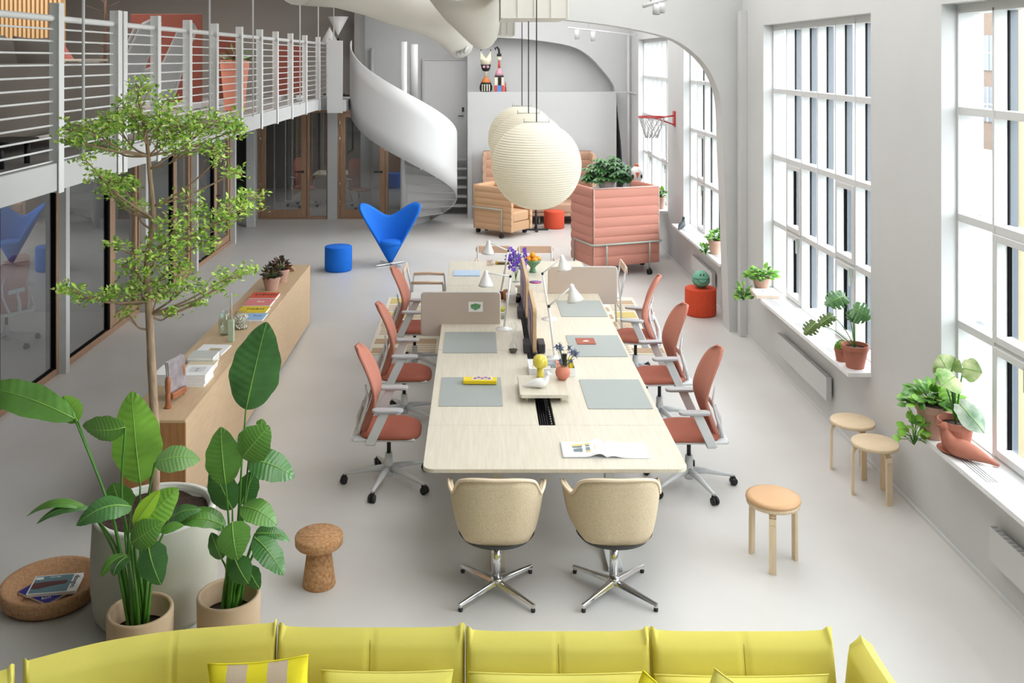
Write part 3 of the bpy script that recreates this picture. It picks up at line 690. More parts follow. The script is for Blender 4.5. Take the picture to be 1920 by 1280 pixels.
clusters = [  # cx, cy, rx, ry, n, trunk y, depth
 (262, 165, 24, 22, 110, 225, 0), (238, 203, 32, 22, 130, 245, -.1), (308, 190, 30, 12, 70, 250, .1), (275, 222, 55, 20, 200, 270, 0), (320, 205, 22, 12, 40, 262, .2),
 (170, 245, 50, 18, 240, 300, -.15), (140, 262, 32, 12, 110, 290, -.2), (215, 232, 40, 20, 220, 290, 0), (205, 275, 45, 14, 150, 300, .1),
 (330, 240, 50, 24, 330, 300, .1), (400, 232, 55, 24, 420, 310, .2), (440, 245, 24, 20, 140, 300, .1), (360, 275, 60, 18, 220, 320, -.1), (300, 262, 50, 20, 180, 290, .2),
 (160, 300, 22, 10, 45, 400, -.2), (185, 330, 26, 14, 90, 400, -.1), (225, 345, 38, 14, 170, 400, .0), (205, 362, 30, 12, 110, 410, .1), (250, 385, 30, 12, 70, 430, .1),
 (440, 325, 26, 12, 70, 390, .1), (408, 300, 20, 10, 40, 385, -.1), (470, 375, 30, 18, 130, 470, .15), (440, 395, 36, 18, 170, 470, 0), (400, 415, 40, 20, 150, 480, .1),
 (345, 380, 45, 25, 110, 430, .1), (330, 430, 50, 30, 230, 470, 0), (380, 455, 34, 20, 130, 500, .1), (300, 470, 45, 25, 190, 500, -.1), (320, 505, 45, 20, 170, 530, .1),
 (215, 460, 25, 9, 60, 470, 0), (245, 500, 30, 20, 120, 540, 0), (262, 540, 40, 16, 150, 560, .1), (130, 545, 28, 8, 110, 555, -.1), (175, 560, 38, 10, 130, 560, 0), (215, 550, 32, 12, 110, 570, 0),
 (300, 550, 44, 18, 150, 580, .1), (355, 535, 36, 14, 110, 590, 0), (400, 545, 26, 12, 60, 590, .1), (430, 520, 26, 12, 80, 590, 0), (465, 507, 20, 10, 60, 590, .1), (370, 570, 22, 10, 50, 600, .1), (240, 590, 16, 8, 22, 615, 0), (320, 590, 22, 8, 26, 600, 0)]
bm_ = MB(); lm = MB(); rr = random.Random(3)
def leafquad(mb, p, L, wd, d, n, mi=0):
    s = d.cross(n)
    if s.length < 1e-4: return
    s.normalize(); n = s.cross(d)
    mb.add([p, p + d * L * .5 + s * wd + n * L * .05, p + d * L, p + d * L * .5 - s * wd + n * L * .05], [(0, 1, 2, 3)], mi)
for cx, cy, rx, ry, n, ty, dd in clusters:
    a = trunkat(ty); c = W(cx, cy, TD + dd); mid = a.lerp(c, .5) + Vector((0, rr.uniform(-.05, .05), -.03 + rr.uniform(-.02, .02)))
    e1 = W(cx + (rx * .7 if cx > 278 else -rx * .7), cy, TD + dd)
    bp_ = [Vector(q) for q in smooth([tuple(a), tuple(mid), tuple(c), tuple(e1)], 4)]
    bm_.tube(bp_, [.009 - .007 * i / (len(bp_) - 1) for i in range(len(bp_))], 5)
    for k in range(max(3, n // 14)):
        q = rr.choice(bp_[4:]); t_ = W(cx + rr.uniform(-1, 1) * rx, cy + rr.uniform(-1, 1) * ry, TD + dd + rr.uniform(-.18, .18))
        bm_.tube([q, q.lerp(t_, .5) + Vector((0, 0, .01)), t_], [.003, .002, .0012], 4)
        for j in range(8):
            base = t_ + Vector((rr.gauss(0, .022), rr.gauss(0, .03), rr.gauss(0, .016)))
            d = Vector((rr.uniform(-1, 1), rr.uniform(-1, 1), rr.uniform(-.3, .8))).normalized(); nn = Vector((rr.uniform(-.6, .6), rr.uniform(-.9, .3), 1)).normalized()
            leafquad(lm, base, rr.uniform(.03, .046), rr.uniform(.008, .012), d, nn, rr.choice((0, 0, 1, 2)))
    for j in range(int(n * .75)):
        while True:
            u, v = rr.uniform(-1, 1), rr.uniform(-1, 1)
            if u * u + v * v < 1: break
        base = W(cx + u * rx, cy + v * ry, TD + dd + rr.uniform(-.2, .2)); d = Vector((rr.uniform(-1, 1), rr.uniform(-1, 1), rr.uniform(-.3, .8))).normalized(); nn = Vector((rr.uniform(-.6, .6), rr.uniform(-.9, .3), 1)).normalized()
        leafquad(lm, base, rr.uniform(.03, .048), rr.uniform(.008, .012), d, nn, rr.choice((0, 0, 1, 2)))
tag(obj('branches', bm_, bark, tree, world=True), kind='stuff'); tag(obj('foliage', lm, [treeleaf, mat('tree_leaf_deep', (112, 164, 54), .35), mat('tree_leaf_tip', (206, 230, 120), .4)], tree, world=True), kind='stuff')
# ---------------- generic big leaves
def big_leaf(parent, base, tip, wd, nrm, m_, arch=.08, fold=.12, ripple=.004, shape=0, cuts=0, name='leaf', thick=.0015):
    base = Vector(base); tip = Vector(tip); ax = tip - base; L = ax.length; d = ax.normalized(); n = Vector(nrm); s = d.cross(n).normalized(); n = s.cross(d).normalized()
    if n.dot(Vector(nrm)) < 0: n = -n
    def prof(t):
        if shape == 0: return max(0, math.sin(PI * min(1, t ** .8))) ** .7 * (1 + .03 * math.sin(t * 23)) if t < 1 else 0
        return (math.sin(PI * (t * .88 + .12)) ** .8) * (1.0 if t > .12 else .75 + t * 2)
    m = MB(); NU = (64 if wd > .1 else 22) if wd > .03 else 8; NV = 8 if wd > .03 else 4
    def f(u, v):
        t = u; sv = 2 * v - 1; hw = wd / 2 * max(prof(t), .02); c = base + ax * t + n * arch * L * 4 * t * (1 - t)
        if shape == 1 and t < .15: c = c - d * abs(sv) * L * .12
        rp = ripple * min(1.7, wd / .25) * math.sin((t - abs(sv) * .12) * 75) * min(1, abs(sv) * 3) * (1 - abs(sv) ** 4 * .5) if wd > .1 else 0
        k = 1
        if cuts and abs(sv) > .45 and math.sin(t * cuts * 2 * PI) > .55: k = .62
        return c + s * sv * hw * k - n * (fold * abs(sv) ** 1.3 * hw) + n * rp
    m.grid(f, NU, NV)
    pts = [f(i / 10, .5) + n * .0012 for i in range(11)]
    m.tube(pts, [.0035 * min(1, wd / .12) * (1 - .8 * i / 10) + .0006 for i in range(11)], 5, mi=1)
    return obj(name, m, [m_, rib], parent, world=True)
def stem(parent, pts, r0=.008, r1=.005, m_=None):
    pts = [Vector(p) for p in smooth([tuple(p) for p in pts], 4)]; m = MB(); n = len(pts) - 1
    m.tube(pts, [r0 + (r1 - r0) * i / n for i in range(n + 1)], 7); return obj('stem', m, m_ or stemm, parent, world=True)
FR = Vector((0, -1, .55))
def clay_cylinder(loc, label):
    e = thing('clay_pot', label, 'plant pot', loc, 0, None)
    m = MB(); m.lathe([(.165, 0), (.18, .02), (.184, .34), (.18, .35), (.165, .35), (.16, .34), (.155, .22)], 44); obj('pot_body', m, sandclay, e)
    m = MB(); m.lathe([(.156, .225), (.0001, .235)], 30); obj('soil', m, soil, e)
PA = Vector((-1.925, 5.5, 0)); PB = Vector((-1.459, 5.66, 0))
clay_cylinder(PA, 'sand coloured clay cylinder pot in front of the planter, on the left'); clay_cylinder(PB, 'sand coloured clay cylinder pot right of the planter, on the right')
pa = thing('strelitzia_plant', 'broad leaved plant with bright green paddle leaves in the left clay pot', 'plant', PA + Vector((0, 0, .23)))
pb = thing('strelitzia_plant', 'broad leaved plant with darker glossy leaves in the right clay pot', 'plant', PB + Vector((0, 0, .23)))
def plant(par, P0, D0, leaves, rootz=.23):
    for (bx, by, tx, ty, wpx, m_, db, dt, arch, nr, rx, mx, my) in leaves:
        s = F / D0; b_ = W(bx, by, D0 + db); t_ = W(tx, ty, D0 + dt); r = P0 + Vector((rx, rr.uniform(-.05, .05), rootz))
        mid = W(mx, my, D0 + db * .5)
        stem(par, [r, r.lerp(mid, .5) + Vector((0, 0, .03)), mid, b_] if mx else [r, b_], .011, .005)
        big_leaf(par, b_, t_, wpx / s, nr, m_, arch)
LU = Vector((0, -.5, 1)); LF = Vector((0, -1, .35)); LL = Vector((-.5, -.7, .5)); LRt = Vector((.5, -.7, .6))
plant(pa, PA, 5.5, [
 (140, 785, -55, 732, 66, leafm, .0, .25, .14, Vector((.15, -.75, .8)), -.04, 205, 950), (146, 790, 118, 742, 42, leafl, .02, .1, .0, LF, -.045, 207, 955),
 (263, 905, 247, 733, 96, leafl, .05, .18, .03, LF, .02, 262, 1000), (235, 800, 155, 798, 62, leafm, -.1, -.1, .12, Vector((0, -.9, -.4)), 0, 228, 930),
 (290, 868, 375, 862, 58, mat('leaf_sage', (110, 152, 84), .4, var=.1, vscale=5), -.12, -.05, .16, Vector((.2, -.5, .9)), .03, 270, 980),
 (253, 992, 335, 915, 62, leafl, -.1, 0, .05, LF, .02, 252, 1050), (250, 985, 300, 918, 30, leafy, -.18, -.12, .05, LF, .01, 255, 1050),
 (232, 962, 212, 905, 60, leafm, .1, .1, .05, LF, -.02, 238, 1040),
 (246, 950, 143, 985, 56, leafd, -.15, -.3, .22, LU, -.03, 240, 1020), (168, 955, 50, 968, 20, leafm, 0, -.05, .25, LU, -.06, 215, 1020), (168, 952, 68, 982, 22, leafd, 0, -.1, .2, LU, -.05, 212, 1030),
 (246, 1018, 304, 980, 52, leafm, -.2, -.2, .1, LF, .01, 250, 1060), (278, 1018, 302, 1096, 58, leafd, -.2, -.35, .12, LF, .02, 262, 1060),
 (238, 1040, 188, 1082, 26, leafm, -.1, -.2, .25, LU, -.03, 242, 1075), (240, 1044, 212, 1080, 40, leafd, -.15, -.25, .2, LL, -.02, 245, 1080),
 (312, 988, 378, 955, 40, leafd, .1, .1, .25, LU, .05, 290, 1040), (300, 995, 345, 985, 24, leafm, -.1, -.1, .1, LU, .03, 280, 1040)])
plant(pb, PB, 5.66, [
 (461, 768, 500, 603, 96, leafd, .0, .1, .03, LF, .03, 448, 950), (423, 908, 414, 800, 68, leafm, -.05, .05, .06, LF, -.02, 430, 1000), (454, 858, 505, 798, 66, leafm, -.12, -.1, .08, LF, .01, 447, 980),
 (466, 862, 552, 895, 64, leafd, 0, .0, .14, Vector((.3, -.6, .8)), .03, 455, 980), (436, 955, 398, 872, 56, leafd, .1, .12, .05, LF, 0, 436, 1030), (452, 945, 480, 880, 44, leafd, .12, .15, .05, LF, .02, 448, 1020),
 (452, 950, 519, 985, 50, leafm, -.1, -.15, .22, Vector((.2, -.6, .8)), .02, 448, 1030), (436, 978, 446, 1050, 62, leafm, -.2, -.35, .12, LF, 0, 438, 1030), (422, 992, 366, 952, 34, leafm, 0, .05, .15, LU, -.02, 430, 1040),
 (418, 985, 330, 982, 34, leafm, -.05, -.05, .2, LU, -.02, 430, 1040), (477, 1008, 532, 1078, 50, leafd, 0, -.12, .12, LRt, .04, 460, 1060), (478, 1000, 528, 1002, 34, leafd, .05, .05, .12, LRt, .04, 462, 1050),
 (440, 1046, 466, 1094, 46, leafd, -.2, -.28, .12, LF, .0, 440, 1070), (465, 1062, 487, 1104, 32, leafd, -.1, -.18, .1, LF, .03, 458, 1080), (416, 1048, 396, 998, 32, leafd, 0, .02, .06, LF, -.03, 425, 1070),
 (498, 990, 543, 1015, 22, leafd, .1, .1, .1, LU, .05, 470, 1050), (488, 800, 492, 785, 20, leafm, .1, .12, .05, LF, .03, 458, 950)])
# ---------------- oak sideboard
e = thing('oak_sideboard', 'long low oak sideboard running away along the left of the hall', 'sideboard', (-2.43, 9.9, 0))
m = MB(); m.bb(-2.67, -2.183, 7.2, 12.63, .77, .79); obj('top_panel', m, oak, e, world=True)
for (ya, yb__) in ((7.2, 7.222), (12.608, 12.63)): m = MB(); m.bb(-2.67, -2.183, ya, yb__, .045, .77); obj('end_panel', m, oakend, e, world=True)
for k in range(3):
    m = MB(); y0 = 7.222 + k * 1.7955; m.bb(-2.67, -2.183, y0 + .0005, y0 + 1.795, .045, .7695); obj('side_panel', m, oak, e, world=True)
m = MB(); m.bb(-2.62, -2.22, 7.3, 12.55, 0, .045); obj('plinth', m, black, e, world=True)
SZ = .79
def PS(x, y, z=SZ): return P(x, y, z)
# book rest
br = thing('book_rest', 'brown turned wood book rest holding a thin upright book', 'book stand', PS(320, 770))
bw = mat('cherry_wood', (160, 100, 68), .35, var=.15, vscale=20)
for (x, y, h) in ((315, 765, .245), (341, 738, .25)):
    p = PS(x, y) ; m = MB(); m.lathe([(.024, 0), (.026, .01), (.02, .05), (.021, .1), (.018, .12), (.023, .16), (.024, h - .03), (.018, h - .008), (.0001, h)], 16, c=p); obj('post', m, bw, br, world=True)
m = MB(); m.box((PS(333, 757) + PS(341, 738)) / 2 + Vector((0, -.03, .06)), (.03, .2, .05), rz=R(-15)); obj('crosspiece', m, bw, br, bevel=.008, world=True)
bk = thing('upright_book', 'thin pale book standing upright in the wooden book rest', 'book', PS(330, 745) + Vector((0, 0, .06)), R(-15))
m = MB(); m.box((-.0, 0, .13), (.02, .22, .24), ry=R(-6)); obj('pages', m, paper, bk)
m = MB(); m.box((.013, 0, .13), (.003, .23, .25), ry=R(-6)); m.box((-.013, 0, .13), (.003, .23, .25), ry=R(-6)); obj('cover', m, mat('mauve_print', (150, 140, 144), .6, var=.3, vscale=12), bk)
# piles of magazines
g = 'white magazines piled on the sideboard'
def pile(cx, cy, n, wx, wy, th, cov, lab, nm='magazine'):
    p = PS(cx, cy)
    out = []
    pos = ['bottom', 'second from bottom', 'third from bottom', 'topmost', 'topmost']
    for k in range(n):
        w_ = 'topmost' if k == n - 1 else ('bottom one' if k == 0 else pos[k])
        out.append(magazine(nm, '%s, %s' % (lab, w_), 'magazine', (p.x + rr.uniform(-.004, .004), p.y, p.z + k * (th + .0004)), wx, wy, th, R(rr.uniform(-1.5, 1.5)), cov, g))
    return out
o = pile(369, 715, 4, .21, .27, .024, paper, 'white magazine in the pile right of the book rest')
m = MB(); m.box((0, .02, .0246), (.13, .12, .0004)); m.box((.0, -.05, .0246), (.1, .015, .0004)); obj('cover_frame', m, mat('pale_grey_print', (214, 214, 214), .6), o[-1]); text('print', 'V\nV', .05, black, o[-1], TR(0, 0, .0248))
pile(318, 713, 4, .19, .26, .022, paper, 'white magazine in the pile left of the book rest')
o = pile(374, 695, 2, .24, .3, .024, mat('cream_print', (216, 204, 176), .7), 'cream magazine behind the white pile')
o = pile(381, 681, 3, .23, .2, .028, mat('grey_cover', (196, 198, 194), .6), 'grey covered book in the pile behind the cream magazine', 'book')
ob = PS(398, 657); e = magazine('magazine', 'open white leaflet with a small coloured sketch, behind the grey books', 'magazine', ob, .27, .3, .012, R(-4), paper)
m = MB(); m.box((.03, -.0, .0125), (.11, .07, .0005)); obj('picture', m, mat('sketch_print', (150, 160, 140), .7, var=.5, vscale=25, rgb2=(220, 170, 120)), e)
# vases
p = PS(421, 628); m = MB(); m.lathe([(.0001, 0), (.04, 0), (.06, .05), (.063, .12), (.05, .2), (.042, .235), (.036, .232), (.05, .12), (.04, .02), (.0001, .015)], 28); o = tag(obj('glass_vase', m, glassmat('mint_glass', (.86, .92, .90), 1.0, .05, 1.9), loc=p), 'bulbous pale mint glass vase on the sideboard', 'vase')
p = PS(433.5, 640); e = thing('candle_holder', 'square pale green holder with a tall thin candle', 'candle holder', p)
m = MB(); m.box((0, 0, .105), (.055, .055, .21)); obj('holder', m, mat('celadon', (176, 192, 166), .4), e, bevel=.004)
m = MB(); m.lathe([(.009, .2), (.008, .46), (.0001, .463)], 10); obj('candle', m, mat('candle_grey', (190, 184, 174), .5), e)
p = PS(452, 615); e = thing('glass_jar', 'round glass jar full of pale pebbles beside the green candle holder', 'jar', p)
m = MB(); m.lathe([(.0001, 0), (.07, 0), (.078, .02), (.078, .13), (.06, .15), (.06, .165)], 28); obj('jar_glass', m, cglass, e)
m = MB()
for k in range(140):
    a = rr.uniform(0, 6.28); r = .066 * rr.random() ** .35; m.ball((r * math.cos(a), r * math.sin(a), rr.uniform(.01, .12)), rr.uniform(.006, .011), n=6)
tag(obj('pebbles', m, mat('pebble_white', (216, 214, 200), .8, var=.2, vscale=30), e), kind='stuff')
# coloured books
def cbook(x0, x1, y0, y1, th, col, label, word=None, wc=None, base=0):
    zt = SZ + base + th; a = P(x0, y1, zt); c_ = P(x1, y1, zt); bk_ = P((x0 + x1) / 2, y0, zt); wx = c_.x - a.x; wy = bk_.y - a.y
    e = magazine('book', label, 'book', ((a.x + c_.x) / 2, a.y + wy / 2, SZ + base), wx, wy, th, 0, col, 'coloured books laid in a row on the sideboard')
    if word: text('title', word, wx * .24, wc or black, e, TR(wx * .05, wy * .05, th + .0012))
    return e
cbook(458, 492, 586, 599, .02, mat('sky_print', (150, 186, 226), .5), 'light blue book nearest the glass jar', 'Funk', navy)
cbook(444, 497, 574, 586, .03, YEL, 'yellow book between the light blue and pink ones', 'FORM', black)
cbook(455, 506, 560, 572, .03, mat('pink_print', (222, 130, 130), .5), 'pink book between the yellow and red ones', 'Ett', paper)
cbook(466, 517, 548, 558, .035, mat('red_print', (214, 84, 56), .5), 'red book nearest the terracotta pots', 'SVENSK', black)
# pots on the sideboard
def pot(name, label, loc, r0, r1, h, m_, rim=True, saucer=False):
    e = thing(name, label, 'plant pot', loc)
    m = MB(); rh = h * .2
    pr = [(r0, 0), (r1 * .94, h - rh), (r1, h - rh), (r1, h), (r1 * .93, h), (r1 * .9, h - rh * 1.2)] if rim else [(r0, 0), (r1, h - .004), (r1 * .97, h), (r1 * .92, h), (r1 * .9, h * .8)]
    m.lathe(pr, 30, sm=False); obj('pot_body', m, m_, e)
    m = MB(); m.lathe([(r1 * .9, h * .82), (.0001, h * .85)], 20); obj('soil', m, soil, e)
    if saucer: m = MB(); m.lathe([(r0 * 1.1, 0), (r1 * 1.02, .02), (r1 * .98, .022), (r0, .006)], 30); obj('saucer', m, m_, e)
    return e
def bushy(name, label, c, rx, ry, rz, n, L, wd, mats, cat='plant', stems=6, droop=0):
    e = thing(name, label, cat, c); m = MB(); sm_ = MB()
    for k in range(n):
        a = rr.uniform(0, 2 * PI); el = rr.uniform(.0, 1); ph = math.acos(1 - el); r = rr.uniform(.55, 1)
        p = Vector((math.cos(a) * math.sin(ph) * rx * r, math.sin(a) * math.sin(ph) * ry * r, math.cos(ph) * rz * r)); d = Vector((p.x, p.y, p.z * .4 + rr.uniform(-.02, .03) - droop)).normalized()
        if d.length < .1: d = Vector((0, -1, 0))
        nn = Vector((rr.uniform(-.4, .4), rr.uniform(-.9, 0), 1)).normalized(); s = d.cross(nn).normalized(); l_ = L * rr.uniform(.7, 1.2); w_ = wd * rr.uniform(.8, 1.2)
        nn = s.cross(d)
        m.add([p, p + d * l_ * .35 + s * w_ * .9 - nn * .1 * w_, p + d * l_ * .7 + s * w_ * .7 - nn * .2 * w_, p + d * l_ - nn * .3 * w_, p + d * l_ * .7 - s * w_ * .7 - nn * .2 * w_, p + d * l_ * .35 - s * w_ * .9 - nn * .1 * w_, p + d * l_ * .5 + nn * .12 * w_],
              [(0, 1, 6), (1, 2, 6), (2, 3, 6), (3, 4, 6), (4, 5, 6), (5, 0, 6)], rr.randrange(len(mats)), True)
        if k % max(1, n // (stems * 4)) == 0: sm_.tube([(0, 0, -.02), p * .5 + Vector((0, 0, .01)), p], .003, 5)
    tag(obj('foliage', m, mats, e), kind='stuff'); tag(obj('stems', sm_, stemm, e), kind='stuff'); return e
dk = mat('bronze_leaf', (62, 66, 44), .4, var=.3, vscale=20); dr = mat('red_leaf', (120, 50, 50), .45)
p = PS(509, 543); pot('plant_pot', 'pale terracotta pot in front on the far end of the sideboard', p, .07, .105, .155, paleterra)
bushy('bronze_plant', 'bushy plant with dark bronze leaves in the front pot on the sideboard', p + Vector((0, 0, .15)), .10, .10, .15, 150, .055, .016, [dk, dk, dk, dr])
p = PS(520, 530); pot('plant_pot', 'pale terracotta pot half hidden behind the first on the sideboard', p + Vector((.03, .06, 0)), .07, .105, .155, paleterra)
bushy('bronze_plant', 'second dark leaved plant in the half hidden pot on the sideboard', p + Vector((.03, .06, .15)), .09, .09, .14, 110, .055, .016, [dk, dk, dr])
def bird(name, label, loc, rz, s, m_, eye=None):
    e = thing(name, label, 'bird figurine', loc, rz)
    pts = smooth([(-.16, 0, .012), (-.10, 0, .03), (-.02, 0, .05), (.05, 0, .06), (.085, 0, .09), (.10, 0, .13), (.108, 0, .16)], 3); rs = [v[0] for v in smooth([(.006, 0), (.022, 0), (.045, 0), (.05, 0), (.034, 0), (.022, 0), (.012, 0)], 3)]
    m = MB(); m.tube([Vector(p) * s for p in pts], [r * s for r in rs], 14); m.ball(Vector((.108, 0, .155)) * s, .024 * s); obj('body', m, m_, e)
    m = MB(); m.tube([Vector((.125, 0, .155)) * s, Vector((.155, 0, .148)) * s], [.009 * s, .001], 8); obj('beak', m, m_, e); return e
p = PS(540, 508); bw2 = mat('beech_wood', (176, 132, 98), .5); e = thing('wooden_wedge', 'carved beech wedge ornament on the far end of the sideboard', 'ornament', p)
m = MB(); m.prism([(-.04, 0), (.08, 0), (.09, .02), (-.01, .12), (-.04, .13)], -.03, .03, M=XZ); obj('body', m, bw2, e, bevel=.008)
# ---------------- desk pads, papers
def T(x, y, z=TZ): return P(x, y, z)
def padobj(x0, x1, yn, yf, label, rz=0):
    a = T(x0, yn); c = T(x1, yn); d = T((x0 + x1) / 2, yf); wx = c.x - a.x; wy = d.y - a.y
    m = MB(); m.prism(rrect(wx, wy, .012), 0, .005)
    return tag(obj('desk_pad', m, pad, loc=((a.x + c.x) / 2, a.y + wy / 2, TZ + .0005)), label, 'desk pad', 'sage desk pads on the bench table')
padobj(823, 943, 762, 708, 'sage desk pad under the yellow box, nearest on the left')
padobj(830, 932, 662, 623, 'empty sage desk pad on the left, in front of the screen')
padobj(1103, 1225, 767, 712, 'empty sage desk pad nearest on the right side')
padobj(1073, 1178, 669, 629, 'sage desk pad under the brown card')
padobj(1053, 1140, 594, 564, 'farthest sage desk pad on the right, by the screen')
m = MB(); m.prism(rrect(.34, .3, .01), 0, .012); tag(obj('folder', m, mat('light_blue_print', (176, 200, 226), .5), loc=T(875, 513)), 'closed light blue folder on the far left of the table', 'folder')
yb = thing('yellow_box', 'flat yellow box with a card of blue and orange squares on it', 'box', T(900, 719) + Vector((0, 0, .006)), R(-2))
m = MB(); m.box((0, 0, .02), (.285, .10, .03)); obj('box_body', m, YEL, yb, bevel=.004)
m = MB(); m.box((-.135, 0, .02), (.012, .09, .034)); m.box((.135, 0, .02), (.012, .09, .034)); obj('rim', m, YEL, yb, bevel=.003)
m = MB(); m.box((.02, .015, .037), (.165, .075, .002)); cdv = obj('card', m, paper, yb)
m = MB(); cl = [0, 1, 0, 1]
for i in range(5):
    for j in range(2): m.box((-.042 + .03 * i, .0 + .03 * j, .0385), (.028, .027, .0006), mi=(i + j) % 2)
obj('card_squares', m, [mat('print_blue', (72, 96, 170), .6), mat('print_orange', (226, 160, 110), .6)], cdv)
nc = thing('brown_card', 'brown square card with a small white hill shape on the right desk pad', 'card', T(1098, 641) + Vector((0, 0, .006)))
m = MB(); m.box((0, 0, .003), (.18, .2, .005)); obj('card_body', m, mat('rust_print', (160, 84, 60), .6), nc)
m = MB(); m.prism([(-.035, -.02), (.035, -.02), (.02, .01), (.005, .02), (-.01, .015), (-.02, 0)], .0056, .0064); obj('shape', m, paper, nc)
ob = thing('open_book', 'open picture book lying at the near end of the bench table', 'book', T(1133, 845), R(-1))
def pg(sd):
    m = MB()
    def f(u, v):
        x = .0 + sd * u * .30; z = .006 + .022 * math.exp(-((u - .16) / .18) ** 2) * (1 if sd < 0 else .55) * (1 - math.exp(-(u / .05) ** 2) * .8) + .003 * (1 - u)
        return (x, -.13 + v * .26, z)
    m.grid(f, 24, 4); return obj('page', m, paper, ob, solid=.005, off=-1)
pg(-1); pg(1)
m = MB(); m.box((0, 0, .002), (.61, .265, .003)); obj('cover', m, mat('pale_cover', (200, 200, 204), .6), ob)
pr_ = mat('print_grey', (116, 132, 136), .6); py_ = mat('print_straw', (232, 204, 122), .6)
m = MB()
for (x0, x1, y0, y1, mi) in ((-.245, -.145, .045, .075, 1), (-.13, -.07, .055, .085, 1), (-.23, -.155, .02, .045, 0), (-.125, -.08, .035, .065, 0), (-.22, -.155, -.05, .005, 0), (-.13, -.08, -.04, .015, 0), (-.07, -.04, -.05, .03, 1), (-.13, -.07, -.06, -.042, 1)):
    zc = .020; m.box(((x0 + x1) / 2, (y0 + y1) / 2, .014 + .02 * math.exp(-((-(x0 + x1) / 2 / .3 - .16) / .18) ** 2)), (x1 - x0, y1 - y0, .001), ry=R(-5), mi=mi)
obj('picture', m, [pr_, py_], ob)
m = MB()
for k in range(2): m.box((.17, .085 - .012 * k, .0115), (.16 - .05 * k, .003, .0006))
obj('text_lines', m, mat('text_grey', (190, 190, 196), .7), ob)
# screens
def screen(x0, x1, yb_, D, zt, label, pic=False):
    X0, X1 = WX(x0, D), WX(x1, D); e = thing('desk_screen', label, 'desk screen', ((X0 + X1) / 2, D, TZ)); wd = X1 - X0
    m = MB(); m.prism([(px, py + (zt + .62) / 2 - TZ) for px, py in rrect(wd, zt - .62, .035)], -.012, .012, M=XZ); obj('panel', m, screenm, e, bevel=.005)
    m = MB(); pl = [Vector((px, 0, py + (zt + .62) / 2 - TZ)) for px, py in rrect(wd, zt - .62, .035)]; m.tube(pl, .006, 6, closed=True); obj('edge', m, lgrey, e)
    return e, wd
e, wd = screen(790, 938, 606, 10.0, 1.07, 'taupe screen on the left of the table with a green print pinned on')
m = MB(); m.box((.155, -.0135, .18), (.15, .002, .105)); c_ = obj('print', m, paper, e)
m = MB()
for k in range(7): m.prism([(.102 + .0155 * k, .216 - .004 * abs(3 - k)), (.115 + .0155 * k, .216 - .004 * abs(3 - k)), (.117 + .0135 * k, .143 + .007 * abs(3 - k)), (.107 + .0135 * k, .143 + .007 * abs(3 - k))], .015, .0158, M=XZ, mi=k % 2)
obj('green_figure', m, [mat('print_green', (58, 150, 74), .6), mat('print_deep_green', (40, 120, 60), .6)], c_)
screen(1028, 1157, 552, 11.29, 1.055, 'plain taupe screen on the right of the table')
# centre boards with wooden edges
def board(y0, y1, x, label):
    e = thing('pin_board', label, 'divider', (x, (y0 + y1) / 2, TZ)); L = y1 - y0; h = 1.17 - TZ
    m = MB(); m.prism([(px, py + h / 2) for px, py in rrect(L, h, .05)], -.017, .017, M=YZ); obj('board', m, mat('oak_edge', (206, 170, 130), .5), e, bevel=.003)
    m = MB(); m.prism([(px, py + h / 2) for px, py in rrect(L - .05, h - .05, .04)], -.024, -.018, M=YZ); obj('felt', m, mat('lilac_felt', (178, 168, 186), .9), e)
    m = MB(); m.box((-.03, -.05, .2), (.003, .3, .22)); obj('paper_sheet', m, mat('print_sheet', (110, 120, 170), .6, var=.5, vscale=14, rgb2=(220, 170, 160)), e)
    for sd in (-1, 1):
        m = MB(); m.box((sd * .068, -L / 2 + .12, .05), (.065, .2, .085)); obj('power_block', m, mat('ink_grey', (58, 56, 60), .7), e, bevel=.008)
board(8.95, 9.75, .545, 'nearer wood edged board down the middle of the table, with ink grey blocks')
board(10.15, 11.3, .54, 'farther wood edged board down the middle of the table')
# desk lamps
def lamp(base, elbow, head, shade_c, label, ang):
    e = thing('desk_lamp', label, 'desk lamp', base)
    m = MB(); m.lathe([(.0001, 0), (.085, 0), (.085, .006), (.03, .012), (.012, .03), (.0001, .03)], 30, c=base); obj('base', m, wlamp, e, world=True)
    m = MB(); m.tube([base + Vector((0, 0, .01)), elbow], [.0115, .0115], 10); obj('pole', m, wlamp, e, world=True)
    m = MB(); m.tube([elbow, head], [.008, .008], 8); obj('arm', m, wlamp, e, world=True)
    m = MB(); m.lathe([(.013, -.012), (.013, .012)], 12, M=Matrix.Translation(elbow) @ RX(R(90))); obj('joint', m, darkgrey, e, world=True)
    m = MB(); M = Matrix.Translation(head) @ RY(R(ang)); m.lathe([(.078, -.135), (.07, -.115), (.045, -.06), (.026, -.02), (.022, .01), (.012, .024), (.0001, .026)], 28, M=M); m.lathe([(.074, -.134), (.042, -.06), (.02, -.02), (.0001, -.015)], 28, M=M); obj('shade', m, wlamp, e, world=True)
b1 = T(945, 617); lamp(b1, W(957, 518, b1.y), W(911, 511, b1.y + .02), 0, 'white desk lamp on the left, in front of the taupe screen', 0)
b1 = Vector((WX(939, 11.3), 11.3, TZ)); lamp(b1, W(953, 470, 11.3), W(916, 454, 11.3), 0, 'white desk lamp on the left, behind the taupe screen', 3)
b1 = T(1031, 598); lamp(b1, W(1017, 513, b1.y), W(1054, 482, b1.y), 0, 'white desk lamp on the right, its shade before the plain screen', -10)
b1 = Vector((WX(1040, 8.85), 8.85, TZ)); lamp(b1, W(1029, 574, 8.85), W(1072, 537, 8.85), 0, 'white desk lamp on the right, standing behind the white tray', -14)
